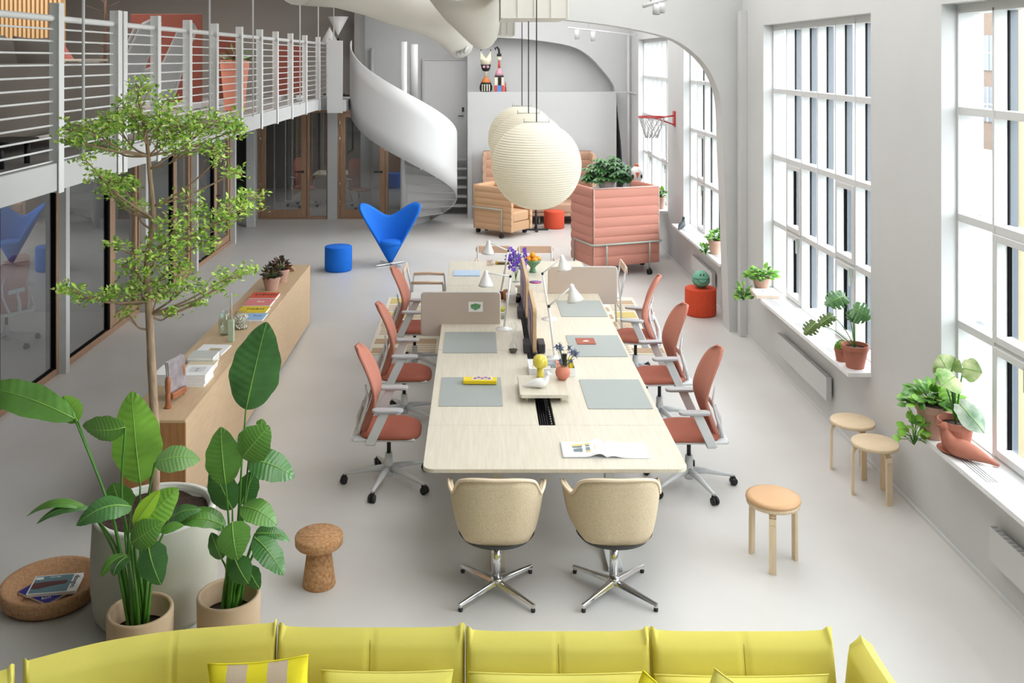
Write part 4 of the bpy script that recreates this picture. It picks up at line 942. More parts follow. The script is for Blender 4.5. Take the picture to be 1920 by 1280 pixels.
# shelf bridge with objects
zs_ = .815
sb = thing('bridge_shelf', 'small pale ash shelf bridging the slot of the table', 'shelf', (.52, 7.95, TZ))
p0 = P(975, 740, zs_); p1 = P(1069, 740, zs_); pf = P(1022, 703, zs_)
cx_ = (p0.x + p1.x) / 2; cy_ = (p0.y + pf.y) / 2; wx_, wy_ = p1.x - p0.x, pf.y - p0.y
sb.location = (cx_, cy_, TZ)
m = MB(); m.prism(rrect(wx_, wy_, .02), zs_ - TZ - .028, zs_ - TZ); obj('shelf_top', m, ash, sb, bevel=.003)
for sd in (-1, 1): m = MB(); m.box((sd * (wx_ / 2 - .06), .03, (zs_ - TZ - .028) / 2), (.018, wy_ - .1, zs_ - TZ - .028)); obj('leg', m, ash, sb)
ym = P(1013, 706, zs_); e = thing('mushroom_lamp', 'glossy yellow mushroom shaped lamp on the small shelf', 'lamp', ym)
gy = mat('glossy_yellow', (222, 204, 74), .15, coat=.6)
m = MB(); m.lathe([(.0001, 0), (.03, 0), (.031, .01), (.029, .09)], 26); obj('stem', m, gy, e)
m = MB(); m.lathe([(.03, .085), (.052, .088), (.062, .10), (.064, .13), (.056, .165), (.035, .182), (.0001, .187)], 32); obj('shade', m, gy, e)
bird('bird_figurine', 'smooth white bird figurine on the small shelf', P(1008, 727, zs_), R(-8), .78, wlamp)
vp = P(1055, 711, zs_); e = thing('round_vase', 'round terracotta bud vase on the small shelf', 'vase', vp)
m = MB(); m.lathe([(.0001, 0), (.03, 0), (.056, .03), (.063, .06), (.055, .09), (.03, .105), (.018, .106), (.018, .09)], 30); obj('vase_body', m, mat('coral_clay', (206, 128, 106), .8), e)
th = thing('thistle_bunch', 'blue grey thistle stems in the round terracotta vase', 'flowers', vp + Vector((0, 0, .09)))
tm = mat('thistle_blue', (86, 100, 124), .8); m = MB(); m2 = MB()
for k in range(10):
    q = Vector((rr.uniform(-.05, .11), rr.uniform(-.05, .05), rr.uniform(.05, .21))); m2.tube([(0, 0, -.03), q * .5, q], .0022, 5); m.ball(q, .012, n=8, sz=1.4)
    for j in range(10):
        d = Vector((rr.gauss(0, 1), rr.gauss(0, 1), rr.gauss(0, 1) - .3)).normalized(); m.tube([q, q + d * .042], [.005, .0005], 4)
tag(obj('flower_heads', m, tm, th), kind='stuff'); tag(obj('stems', m2, mat('thistle_stem', (110, 126, 90), .7), th), kind='stuff')
# organiser tray
tp0 = T(1033, 699); tr_ = thing('organiser_tray', 'white open tray of small things behind the small shelf', 'tray', (WX(1034, 8.45), 8.47, TZ))
m = MB(); m.box((0, 0, .004), (.40, .26, .006)); obj('tray_floor', m, wlamp, tr_)
for (x, y, a, c_) in ((0, -.13, .40, .008), (0, .13, .40, .008), (-.2, 0, .008, .26), (.2, 0, .008, .26)): m = MB(); m.box((x, y, .035), (a, c_, .07)); obj('side', m, wlamp, tr_, bevel=.002)
L = tr_.location
for (nm, lb, dx, dy, sz, mm, cat) in (('notebook', 'small pale wooden box inside the white tray', -.09, -.05, (.16, .1, .05), ash, 'box'), ('small_box', 'grey patterned little box in the white tray', .0, .03, (.08, .08, .06), mat('pattern_grey', (150, 160, 168), .6, var=.3, vscale=60), 'box'), ('small_box', 'pink and yellow little box in the white tray', .07, .04, (.06, .08, .07), mat('pattern_pink', (226, 190, 150), .6, var=.4, vscale=40, rgb2=(220, 120, 120)), 'box'), ('small_box', 'black upright little box at the tray\'s back right', .12, .1, (.05, .03, .12), black, 'box'), ('pencil_case', 'yellow triangular case standing right in the white tray', .17, .0, (.03, .12, .1), YEL, 'case')):
    m = MB(); m.box((0, 0, sz[2] / 2), sz); tag(obj(nm, m, mm, loc=(L.x + dx, L.y + dy, TZ + .008), bevel=.003), lb, cat)
# hourglass
hp = T(962, 661); e = thing('sand_timer', 'clear glass hourglass with dark sand on the left of the table', 'hourglass', hp)
m = MB(); m.lathe([(.0001, .002), (.03, .004), (.045, .03), (.035, .07), (.008, .12), (.005, .14), (.008, .16), (.035, .21), (.044, .245), (.03, .275), (.0001, .28)], 26); obj('glass_body', m, cglass, e)
m = MB(); m.lathe([(.0001, .004), (.028, .006), (.042, .03), (.0001, .034)], 24); obj('sand', m, mat('dark_sand', (84, 80, 70), .95), e)
# far table items
fv = T(967, 528); e = thing('flower_vase', 'clear glass vase holding purple flowers', 'vase', fv)
m = MB(); m.lathe([(.0001, 0), (.05, 0), (.065, .05), (.05, .1), (.038, .15), (.045, .17)], 24); obj('glass_body', m, cglass, e)
fl = thing('purple_flowers', 'bunch of purple orchids in the glass vase at the far end', 'flowers', fv + Vector((0, 0, .1)))
pu = mat('orchid_purple', (116, 74, 196), .6, var=.2, vscale=30); m = MB(); m2 = MB()
for k in range(34):
    q = Vector((rr.uniform(-.11, .12), rr.uniform(-.08, .08), rr.uniform(.06, .32)))
    for j in range(5):
        a = j * 1.256 + rr.random(); n_ = Vector((rr.uniform(-.5, .5), -1, .4)).normalized(); s1_ = n_.orthogonal().normalized(); s2_ = n_.cross(s1_); d = (s1_ * math.cos(a) + s2_ * math.sin(a)); leafquad(m, q, .038, .014, d, n_)
for k in range(6):
    q = Vector((rr.uniform(-.08, .1), rr.uniform(-.05, .05), .26)); m2.tube([(0, 0, -.08), q * .5, q], .003, 5)
tag(obj('petals', m, pu, fl), kind='stuff'); tag(obj('stems', m2, leafm, fl), kind='stuff')
gb = T(999, 510); e = thing('footed_bowl', 'green footed bowl of oranges on the far right of the table', 'bowl', gb)
m = MB(); m.lathe([(.0001, 0), (.05, 0), (.04, .02), (.03, .06), (.05, .085), (.09, .12), (.115, .165), (.108, .165), (.08, .12), (.0001, .095)], 34); obj('bowl_body', m, mat('sage_glaze', (98, 140, 100), .4), e)
og = mat('orange_peel', (240, 160, 30), .5, bump=.1, bscale=200); fo = None
for k, (x, y, z) in enumerate(((-.055, -.03, .165), (.02, -.055, .165), (.065, .01, .168), (-.02, .05, .165), (.0, -.005, .22), (-.06, .03, .17))):
    if fo is None: m = MB(); m.ball((0, 0, 0), .041, sz=.94); m.lathe([(.0001, .036), (.004, .041)], 6, mi=1); fo = o = obj('orange', m, [og, stemm])
    else: o = fo.copy(); COL.objects.link(o)
    o.location = gb + Vector((x, y, z)); tag(o, ['front left orange in the green bowl', 'front middle orange in the green bowl', 'rightmost orange in the green bowl', 'orange at the back of the green bowl, right of the middle', 'topmost orange in the green footed bowl', 'back left orange in the green bowl'][k], 'orange', 'oranges in the green bowl')
m = MB(); m.lathe([(.0001, 0), (.075, 0), (.078, .004), (.0001, .006)], 28); tag(obj('coaster', m, mat('swirl_print', (200, 80, 100), .5, var=.5, vscale=8, rgb2=(70, 80, 190)), loc=T(1004, 529)), 'round coaster swirled in red and blue beyond the boards', 'coaster')
m = MB(); m.lathe([(.0001, 0), (.045, 0), (.05, .03), (.042, .07), (.038, .07), (.0001, .01)], 20); tag(obj('glass_bowl', m, glassmat('rose_glass', (.9, .84, .82), .9, .05), loc=T(919, 497)), 'small pinkish glass bowl at the far edge of the table', 'bowl')
e = thing('brass_tray', 'narrow dark tray with a brass end at the far edge of the table', 'tray', T(940, 495)); m = MB(); m.box((.03, 0, .015), (.16, .07, .025)); obj('tray_body', m, mat('olive_dark', (96, 78, 40), .5), e, bevel=.004); m = MB(); m.box((-.065, 0, .02), (.03, .075, .04)); obj('brass_end', m, mat('brass', (206, 164, 60), .3, .8), e, bevel=.004)
for (x, y, s, lb, mm) in ((941, 560, .05, 'dark brown cup left of the lamp pole behind the screen', mat('brown_leather', (120, 70, 48), .6)), (950, 562, .07, 'tan cup beside the lamp pole, just behind the screen', mat('tan_cup', (178, 124, 80), .6))):
    m = MB(); m.lathe([(.0001, 0), (s * .55, 0), (s * .6, s * 1.6), (s * .54, s * 1.6), (s * .5, .01), (.0001, .008)], 20); tag(obj('cup', m, mm, loc=T(x, y)), lb, 'cup')
m = MB(); m.box((0, 0, .02), (.07, .09, .04)); tag(obj('soap_box', m, mat('sage_box', (150, 156, 136), .6), loc=T(942, 596), bevel=.004), 'little sage grey box left of the lamp base', 'box')
m = MB(); m.ball((0, 0, .03), .028, n=10); m.tube([(0, 0, .03), (.02, 0, .07)], .006, 6); tag(obj('lime_ornament', m, mat('lime', (206, 210, 70), .4), loc=T(942, 592) + Vector((0, 0, .04))), 'tiny yellow green ornament on the little sage box', 'ornament')
m = MB(); m.box((0, 0, .05), (.11, .09, .1)); tag(obj('paper_box', m, paper, loc=T(958, 567), bevel=.003), 'white paper box right of the tan cup', 'box')
m = MB(); m.lathe([(.0001, 0), (.035, 0), (.045, .06), (.0001, .065)], 14); tag(obj('camera_ball', m, black, loc=T(970, 566)), 'small black webcam by the ink grey block', 'camera')
# ---------------- rug
rg = thing('rug', 'woven rug of beige cream and mustard blocks under the far table', 'rug', (.5, 12.7, 0))
rc = [mat('rug_beige', (200, 180, 156), .95), mat('rug_cream', (226, 220, 204), .95), mat('rug_sand', (186, 160, 132), .95), mat('rug_mustard', (206, 186, 118), .95)]
m = MB(); m.bb(-1.78, 1.78, -1.35, 1.35, 0, .01, mi=1); r2 = random.Random(5)
for i in range(9):
    for j in range(7):
        x0 = -1.75 + i * .39; y0 = -1.32 + j * .378; kind = r2.randrange(4)
        if kind == 0:
            for k in range(4): m.bb(x0 + .02, x0 + .37, y0 + .02 + k * .09, y0 + .065 + k * .09, .01, .013, mi=0)
        elif kind == 1: m.bb(x0 + .02, x0 + .3, y0 + .04, y0 + .33, .01, .013, mi=3)
        elif kind == 2: m.bb(x0, x0 + .37, y0, y0 + .2, .01, .013, mi=2)
        else: m.bb(x0, x0 + .2, y0, y0 + .35, .01, .013, mi=0)
tag(obj('woven_pile', m, rc, rg), kind='stuff')
# ---------------- far armchairs
def arm_chair(label, loc, rz):
    e = thing('armchair', label, 'chair', loc, rz, 'white framed chairs at the far end of the table'); fr_ = whitew
    for sd in (-1, 1):
        m = MB(); m.tube([(-.24, sd * .25, 0), (-.22, sd * .25, .44), (-.2, sd * .25, .66), (.0, sd * .26, .67), (.2, sd * .25, .66), (.24, sd * .25, 0)], .012, 8); obj('side_frame', m, fr_, e)
        m = MB(); m.tube([(-.2, sd * .25, .675), (.0, sd * .262, .685), (.2, sd * .25, .675)], .017, 8); obj('arm_rest', m, pinkwood, e)
        m = MB(); m.tube([(-.22, sd * .23, .44), (-.3, sd * .23, .84)], .013, 8); obj('back_post', m, fr_, e)
    m = MB(); m.prism(rrect(.46, .46, .06), .43, .45); obj('seat', m, wlamp, e, bevel=.006)
    m = MB(); m.prism([(px, py + .79) for px, py in rrect(.52, .1, .05)], -.01, .01, M=TR(-.3, 0, 0) @ RZ(R(90)) @ XZ); obj('back_rail', m, pinkwood, e, bevel=.005)
    m = MB(); m.tube([(-.22, -.25, .3), (-.22, .25, .3)], .01, 6); obj('cross_bar', m, fr_, e); return e
a0 = arm_chair('white framed chair with wooden arms on the left beyond the orange chairs', (-.62, 12.35, 0), R(0))
dup(a0, (1.62, 12.5, 0), R(180), 'white framed chair with wooden arms right of the far table, behind the plain screen')
dup(a0, (.25, 13.35, 0), R(-90), 'chair at the far end of the table, its wooden back rail behind the left lamp')
dup(a0, (.84, 13.35, 0), R(-90), 'chair at the far end of the table, its wooden back rail behind the green bowl')
# ---------------- poufs, ball
def pouf(label, x, yb_, yt, wpx, m_, name='round_pouf'):
    f = P(x, yb_); r = wpx / 2 * f.y / F; h = H - (yt - PY) * f.y / F
    e = thing(name, label, 'pouf', f); m = MB(); m.lathe([(r * .95, .0), (r, .03), (r, h - .02), (r * .985, h - .005), (r * .95, h), (.0001, h + .003)], 44); obj('pouf_body', m, m_, e)
    m = MB(); m.lathe([(r * .9, 0), (r * .9, .008)], 30); obj('base', m, black, e)
    m = MB(); m.tube([(r * .99 * math.cos(q / 20 * PI), r * .99 * math.sin(q / 20 * PI), h - .01) for q in range(40)], .003, 5, closed=True); obj('seam', m, m_, e); return f, h
pouf('bright blue round pouf left of the heart shaped chair', 634.5, 506, 461, 51, blue)
f, h = pouf('red round pouf by the right wall with a green ball on it', 1313.5, 589, 539, 58, red)
pouf('orange red round pouf far back beside the tan lounge chair', 1039, 427, 395, 38, mat('coral_red', (218, 84, 56), .85))
bl = thing('smiley_ball', 'mint green ball with a smiling face on the red pouf', 'ball', f + Vector((0, -.02, h + .122)))
m = MB(); m.ball((0, 0, 0), .12, n=28); obj('ball_body', m, mat('mint_rubber', (112, 172, 148), .6, bump=.2, bscale=300), bl)
def onball(u, v, r=.1215): return Vector((math.sin(u) * math.cos(v), -math.cos(u) * math.cos(v), math.sin(v))) * r
m = MB()
for k, pl in enumerate(([onball(R(a), R(12 - abs(a) * .05)) for a in range(-90, 91, 10)], [onball(R(a), R(-45 + a * a * .006)) for a in range(-80, 81, 10)])): m.tube(pl, .0022, 5)
m.tube([onball(R(a), R(-18 + a * a * .02)) for a in range(-36, 37, 6)], .0035, 5)
for a in (-16, 10): m.ball(onball(R(a), R(38)), .009, sz=1.8, n=8)
obj('face_lines', m, black, bl)
# ---------------- heart chair
hc = thing('cone_chair', 'bright blue heart shaped cone armchair on a steel cross base', 'armchair', (-1.46, 16.3, 0), R(8))
def cone(u, v):
    # u 0..1 around the back from front-left to front-right, v up
    a = R(-215 + u * 250); hx = abs(2 * u - 1)
    top = .80 + .22 * math.sin(PI * min(1, hx / .9)) if hx < .9 else 0
    top = {0: 0}.get(1, None) or (.76 + .27 * (1 - math.cos(PI * min(hx / .62, 1))) / 2 if hx < .62 else 1.03 - (hx - .62) / .38 * .66 * ((hx - .62) / .38) ** .6)
    z = .06 + (top - .06) * v; r = (z - .03) * .60; return (-r * math.cos(a), r * math.sin(a) * -.85 * -1, z)
m = MB()
def cone2(u, v):
    s = 2 * u - 1; hx = abs(s); th_ = s * R(125)   # 0 = back (+y)
    top = .79 + .23 * (1 - math.cos(PI * min(hx / .46, 1))) / 2 if hx < .46 else max(.33, 1.02 - .69 * ((hx - .46) / .54) ** 2.1)
    z = .05 + (top - .05) * v; r = (z - .02) * .56; return (r * math.sin(th_) * 1.0, r * math.cos(th_) * .75 + .0, z)
m.grid(cone2, 56, 14); obj('cone_shell', m, blue, hc, solid=.035)
m = MB()
m.grid(lambda u, v: ((.05 + .29 * v - .02) * .56 * math.sin(2 * PI * u), (.05 + .29 * v - .02) * .56 * math.cos(2 * PI * u) * .8, .05 + .29 * v), 36, 4); obj('lower_cone', m, blue, hc, solid=.02)
m = MB(); m.lathe([(.0001, .32), (.16, .325), (.20, .35), (.205, .38), (.19, .41), (.14, .425), (.0001, .43)], 32, sy=.85); obj('seat_cushion', m, blue, hc)
m = MB(); m.lathe([(.02, .02), (.015, .08)], 10)
for k in range(2): m.box((0, 0, .02), (.56, .022, .018), rz=R(30 + 95 * k))
obj('cross_base', m, chrome, hc, bevel=.003)
# ---------------- quilted high sofas
def quilt(wd, h, th, n):
    prof = []
    for i in range(n * 6 + 1):
        z = h * i / (n * 6); prof.append((th / 2 + .015 * abs(math.sin(PI * i / 6)) ** .6, z))
    poly = [(a, z) for a, z in prof] + [(-a, z) for a, z in prof[::-1]]
    m = MB(); m.prism(poly, -wd / 2, wd / 2, M=YZ, sm=False)
    return m
def hsofa(name, label, loc, rz, wd, dp, z0, h, fab, nq, zseat, tube, wing=None, cat='armchair', trim=None, frame=True):
    e = thing(name, label, cat, loc, rz)   # local: back along x at y=0 (outside facing -y), wings towards +y
    m = quilt(wd, h, .05, nq); obj('back_panel', m, fab, e, loc=(0, .03, z0))
    wh = wing or h
    for sd in (-1, 1):
        m = quilt(dp, wh, .05, max(3, round(nq * wh / h))); o = obj('wing', m, fab, e, loc=(sd * (wd / 2 - .02), dp / 2 + .03, z0)); o.rotation_euler = (0, 0, R(90))
    m = MB(); m.box((0, dp / 2 + .05, zseat - .1), (wd - .14, dp - .08, .2)); obj('seat_cushion', m, fab, e, bevel=.04, seg=3)
    m = MB(); m.box((0, dp / 2 + .05, (z0 + zseat - .2) / 2 + .0), (wd - .12, dp - .08, max(.05, zseat - .2 - z0))); obj('seat_base', m, fab, e, bevel=.01)
    m = MB(); tw_ = wd / 2 + .0
    m.tube([(-tw_, .0, z0 + h), (tw_, 0, z0 + h)], .012, 6)
    for sd in (-1, 1): m.tube([(sd * tw_, 0, z0), (sd * tw_, 0, z0 + h)], .010, 6)
    obj('piping', m, trim or fab, e)
    if not frame:
        for (x, y) in ((-wd / 2 + .1, .1), (wd / 2 - .1, .1), (-wd / 2 + .1, dp - .05), (wd / 2 - .1, dp - .05), (0, dp - .05)): m = MB(); m.tube([(x, y, 0), (x, y, z0 + .02)], .015, 8); obj('leg', m, steel, e)
    if frame:
        q = wd / 2 + .05; zt = tube
        m = MB(); m.tube([(-q, dp * .8, .12), (-q, dp * .8, zt), (-q, -.0, zt), (-q + .05, -.05, zt), (q - .05, -.05, zt), (q, 0, zt), (q, dp * .8, zt), (q, dp * .8, .12)], .016, 8); obj('tube_frame', m, steel, e)
        for x in (-q + .25, q - .25): m = MB(); m.tube([(x, -.05, zt), (x, -.05, .12)], .014, 8); obj('leg', m, steel, e)
        for (x, y) in ((-q + .25, -.05), (q - .25, -.05), (-q, dp * .8), (q, dp * .8)):
            m = MB(); m.tube([(x, y, .12), (x, y, .09)], .012, 8)
            for s_ in (-1, 1): m.lathe([(.001, -.014), (.04, -.014), (.045, 0), (.04, .014), (.001, .014)], 14, M=TR(x + s_ * .02, y, .046) @ RY(R(90)))
            obj('caster', m, black, e)
    return e
hsofa('quilted_sofa', 'tall salmon quilted sofa with its back to the camera, plant and bird inside', (2.43, 15.5, 0), R(20), 1.18, .78, .175, 1.245, salmon, 8, .46, .53, cat='sofa', trim=mat('salmon_zip', (204, 176, 166), .7))
hsofa('quilted_armchair', 'tan quilted armchair on casters, side on, beyond the table', (.165, 19.45, 0), R(-128), .68, .9, .125, .86, tan, 7, .5, .55)
hsofa('quilted_sofa', 'dusty pink quilted sofa against the white ledge at the back', (1.33, 20.98, 0), R(180), 2.35, .75, .18, 1.3, dusty, 7, .45, .5, cat='sofa', frame=False, trim=mat('sofa_trim', (150, 108, 84), .8))
e = thing('round_side_table', 'small round table on a dark cross leg behind the lanterns', 'table', (1.22, 19.6, 0))
m = MB(); m.lathe([(.0001, .70), (.3, .70), (.3, .72), (.0001, .72)], 30); obj('tabletop', m, white, e); m = MB(); m.tube([(0, 0, .02), (0, 0, .7)], .025, 8); obj('pole', m, darkgrey, e)
m = MB(); m.box((0, 0, .015), (.5, .05, .03)); m.box((0, 0, .015), (.05, .5, .03)); obj('foot', m, darkgrey, e)
# white table inside the salmon sofa, plant and bird figure
e = thing('white_pedestal', 'white block beside the salmon sofa carrying the plant and bird jug', 'pedestal', (2.55, 16.95, 0))
m = MB(); m.box((0, 0, .6), (1.15, .5, 1.2)); obj('pedestal_body', m, white, e, bevel=.006)
pl = thing('umbrella_plant', 'dense dark umbrella plant rising above the salmon sofa', 'plant', (2.3, 16.95, 1.2)); m = MB(); m.lathe([(.12, 0), (.16, .16), (.15, .16), (.14, .12), (.0001, .12)], 24); tag(obj('white_pot', m, white, loc=(2.3, 16.95, 1.2)), 'white pot holding the umbrella plant above the salmon sofa', 'plant pot')
m = MB(); m2 = MB()
for k in range(150):
    a = rr.uniform(0, 6.28); r = rr.random() ** .5; q = Vector((math.cos(a) * r * .42 + .02, math.sin(a) * r * .25, .16 + rr.random() * .45 * (1.15 - r * .7)))
    if k % 3 == 0: m2.tube([(0, 0, .1), q * .5 + Vector((0, 0, .08)), q], .004, 5)
    for j in range(7):
        b_ = j * .9 + rr.random() * .3; d = Vector((math.cos(b_), math.sin(b_), -.45)).normalized(); leafquad(m, q, rr.uniform(.10, .16), .026, d, Vector((0, -.3, 1)).normalized(), rr.choice((0, 0, 1)))
tag(obj('foliage', m, [leafd, mat('leaf_grey_green', (90, 130, 92), .3)], pl), kind='stuff'); tag(obj('stems', m2, stemm, pl), kind='stuff')  # leaves mix two green tones at random
e = thing('bird_jug', 'white ceramic bird jug with orange beak and crest above the salmon sofa', 'figurine', (W(1193, 345, 16.9).x, 16.9, 1.2))
m = MB(); m.lathe([(.0001, 0), (.05, 0), (.04, .03), (.03, .07), (.07, .12), (.115, .2), (.12, .28), (.09, .36), (.04, .40), (.0001, .41)], 26); obj('jug_body', m, wlamp, e)
m = MB(); m.prism([(-.03, 0), (.03, 0), (0, -.1)], -.02, .02, M=TR(0, -.125, .31) @ XZ); m.ball((0, 0, .43), .03, n=8); m.ball((.03, 0, .41), .02, n=8); obj('beak_crest', m, mat('beak_orange', (220, 110, 70), .5), e)
for sd in (-1, 1): m = MB(); m.ball((sd * .075, -.095, .24), .02, sz=1.8, n=8); obj('eye', m, darkgrey, e)
# ---------------- lanterns
lant = thing('paper_lantern', 'large cream paper lantern nearest the camera over the table', 'lantern', (.533, 8.49, 2.94), 0, 'cream paper lanterns over the bench table')
lm_ = bpy.data.materials.new('washi_paper'); lm_.use_nodes = True; nt = lm_.node_tree; bs = nt.nodes['Principled BSDF']; bs.inputs['Base Color'].default_value = (*lin((252, 248, 236)), 1); bs.inputs['Roughness'].default_value = .9
tl = nt.nodes.new('ShaderNodeBsdfTranslucent'); tl.inputs[0].default_value = (*lin((252, 246, 230)), 1); mx = nt.nodes.new('ShaderNodeMixShader'); mx.inputs[0].default_value = .35
nt.links.new(bs.outputs[0], mx.inputs[1]); nt.links.new(tl.outputs[0], mx.inputs[2]); nt.links.new(mx.outputs[0], nt.nodes['Material Output'].inputs[0])
pr = []; NR = 36
for i in range(NR * 4 + 1):
    t_ = i / (NR * 4); a = math.acos(1 - 2 * (.02 + .978 * t_)); r = .398 * math.sin(a) ** .92; z = -.385 + .385 * math.cos(a)
    if t_ > .5: r *= 1 - .06 * (t_ - .5)
    pr.append((max(r - .008 * (1 - abs(math.sin(PI * i / 4)) ** .8), .012), z * 1.0))
m = MB(); m.lathe(pr, 64, sm=True); m.f = m.f[:-1] if False else m.f; obj('shade', m, lm_, lant)
m = MB(); m.tube([(0, 0, .0), (0, 0, 1.35)], .006, 6); obj('cord', m, black, lant)
m = MB()
m.tube([(-.11, 0, -.008), (-.11, 0, .03)], .004, 5); m.tube([(.11, 0, -.008), (.11, 0, .03)], .004, 5); m.tube([(-.11, 0, 0), (.11, 0, 0)], .004, 5); obj('wire_spreader', m, steel, lant)
dup(lant, (.533, 9.79, 2.945), None, 'large cream paper lantern in the middle of the row of three')
dup(lant, (.533, 11.2, 2.95), None, 'large cream paper lantern farthest from the camera of the row')
# ---------------- hoop
hp = thing('basketball_hoop', 'red basketball hoop with a white net on the right wall', 'hoop', (3.41, 16.5, 2.5))
rx_ = WX(1224, 16.4) - 3.41
m = MB(); m.tube([(rx_ + .225 * math.cos(q / 16 * PI), .225 * math.sin(q / 16 * PI), .0) for q in range(32)], .012, 8, closed=True); obj('ring', m, mat('hoop_red', (190, 52, 56), .4), hp)
m = MB(); m.tube([(rx_ + .22, .05, 0), (-.02, .06, .02)], .01, 6); m.tube([(rx_ + .22, -.05, 0), (-.02, -.06, .02)], .01, 6); m.tube([(rx_ + .05, 0, -.02), (-.02, 0, -.13)], .012, 6); m.bb(-.02, 0, -.08, .08, -.16, .1); obj('bracket', m, MATS['hoop_red'], hp)
m = MB()
for k in range(12):
    for s_ in (1, -1):
        m.tube([(rx_ + (.222 - .03 * j) * math.cos((k + s_ * j * .5) / 6 * PI), (.222 - .03 * j) * math.sin((k + s_ * j * .5) / 6 * PI), -.09 * j) for j in range(5)], .006, 4)
tag(obj('net', m, white, hp), kind='stuff')
# ---------------- shelf dolls
ld = 2.77; cr = mat('doll_cream', (226, 222, 200), .6); ro = mat('doll_orange', (206, 124, 66), .6); lp = mat('doll_pink', (214, 160, 176), .6); rd_ = mat('doll_red', (200, 80, 62), .6); bb_ = mat('doll_blue', (70, 140, 210), .6)
p = W(911, 168, 21.25); e = thing('wooden_doll', 'round cat eared wooden doll with a black mask on the white ledge', 'doll', (p.x, 21.3, ld))
m = MB(); m.lathe([(.115, 0), (.14, .05), (.14, .12), (.11, .20)], 24, mi=0); obj('skirt', m, [black], e)
m = MB()
for k in range(4): a = R(-125 + 23 * k); m.box((math.cos(a) * .132, math.sin(a) * .132, .09), (.02, .022, .15), rz=a)
obj('skirt_stripes', m, cr, e)
m = MB(); m.lathe([(.11, .20), (.10, .23), (.05, .3), (.035, .33)], 24); obj('bodice', m, ro, e)
m = MB(); m.lathe([(.035, .33), (.035, .42), (.05, .43), (.04, .45)], 18); m.lathe([(.115, .60), (.125, .7), (.12, .72)], 24); m.prism([(-.12, .7), (-.115, .9), (-.01, .74), (.01, .74), (.115, .9), (.12, .7)], -.04, .04, M=XZ); obj('head', m, cr, e)
m = MB(); m.lathe([(.05, .45), (.085, .48), (.115, .60)], 24); m.ball((-.11, 0, .92), .015, n=8); m.ball((.11, 0, .92), .015, n=8); obj('mask', m, black, e)
m = MB(); m.ball((-.04, -.095, .55), .03, sy=.4, n=10); m.ball((.04, -.095, .55), .03, sy=.4, n=10); obj('eye', m, lp, e)
p = W(936, 168, 21.25); e = thing('wooden_doll', 'tall thin wooden doll with a curled black topknot on the white ledge', 'doll', (p.x, 21.3, ld))
m = MB(); m.box((0, 0, .16), (.2, .16, .32)); obj('body', m, cr, e); m = MB(); m.box((0, -.005, .07), (.21, .165, .14)); obj('lower_band', m, rd_, e); m = MB(); m.box((.0, -.012, .07), (.085, .16, .14)); obj('blue_panel', m, bb_, e); m = MB(); m.box((.01, -.012, .23), (.075, .16, .18)); m.box((0, -.003, .34), (.2, .17, .03)); m.box((0, 0, .005), (.205, .17, .02)); obj('black_panel', m, black, e)
m = MB(); m.lathe([(.095, .36), (.08, .42), (.04, .5), (.03, .52)], 20); obj('neck', m, lp, e); m = MB(); m.lathe([(.03, .52), (.022, .68)], 16); obj('collar', m, rd_, e); m = MB(); m.lathe([(.03, .68), (.05, .72), (.05, .79)], 18); obj('face', m, cr, e)
m = MB(); m.lathe([(.052, .78), (.05, .83), (.02, .86)], 18); m.tube([(0, 0, .85), (-.005, 0, .93), (-.05, 0, .99), (-.09, 0, .97), (-.08, 0, .92)], [.02, .022, .024, .02, .012], 8); m.ball((-.02, -.048, .76), .009, n=6); m.ball((.02, -.048, .76), .009, n=6); obj('hair', m, black, e)
p = W(948, 168, 21.25); m = MB(); m.lathe([(.02, 0), (.02, .1), (.01, .12), (.016, .15), (.004, .22)], 12); tag(obj('small_doll', m, rd_, loc=(p.x, 21.3, ld)), 'tiny thin doll right of the tall one on the white ledge', 'doll')
# ---------------- window sill plants
def PSill(x, y): return P(x, y, .79)
def potted(c, r0, r1, h, m_, plab, **k): return pot('plant_pot', plab, c, r0, r1, h, m_, **k)
# W1
p = P(1282, 419, .8); bird('bird_figurine', 'small black bird figurine on the farther sill', Vector((3.27, 15.3, .79)), R(60), 1.0, mat('bird_black', (52, 60, 66), .6))
c = Vector((3.33, 13.35, .79)); potted(c, .07, .105, .19, paleterra, 'pale terracotta pot on the sill right of the arch opening'); bushy('leafy_plant', 'bright green leafy plant in the pot seen through the arch', c + Vector((0, 0, .2)), .12, .12, .13, 110, .06, .022, [leafm, leafl])
bushy('trailing_sprig', 'leafy sprig trailing off the far sill left of the pale pot', c + Vector((-.13, .05, .0)), .05, .05, .14, 26, .06, .025, [leafm, leafl])
c = Vector((3.33, 17.35, .79)); potted(c, .07, .09, .22, paleterra, 'slim pale pot at the end of the farthest sill'); bushy('leafy_plant', 'small dark plant in the slim pot at the farthest sill', c + Vector((0, 0, .22)), .09, .09, .16, 60, .07, .02, [dk, leafm, leafl])
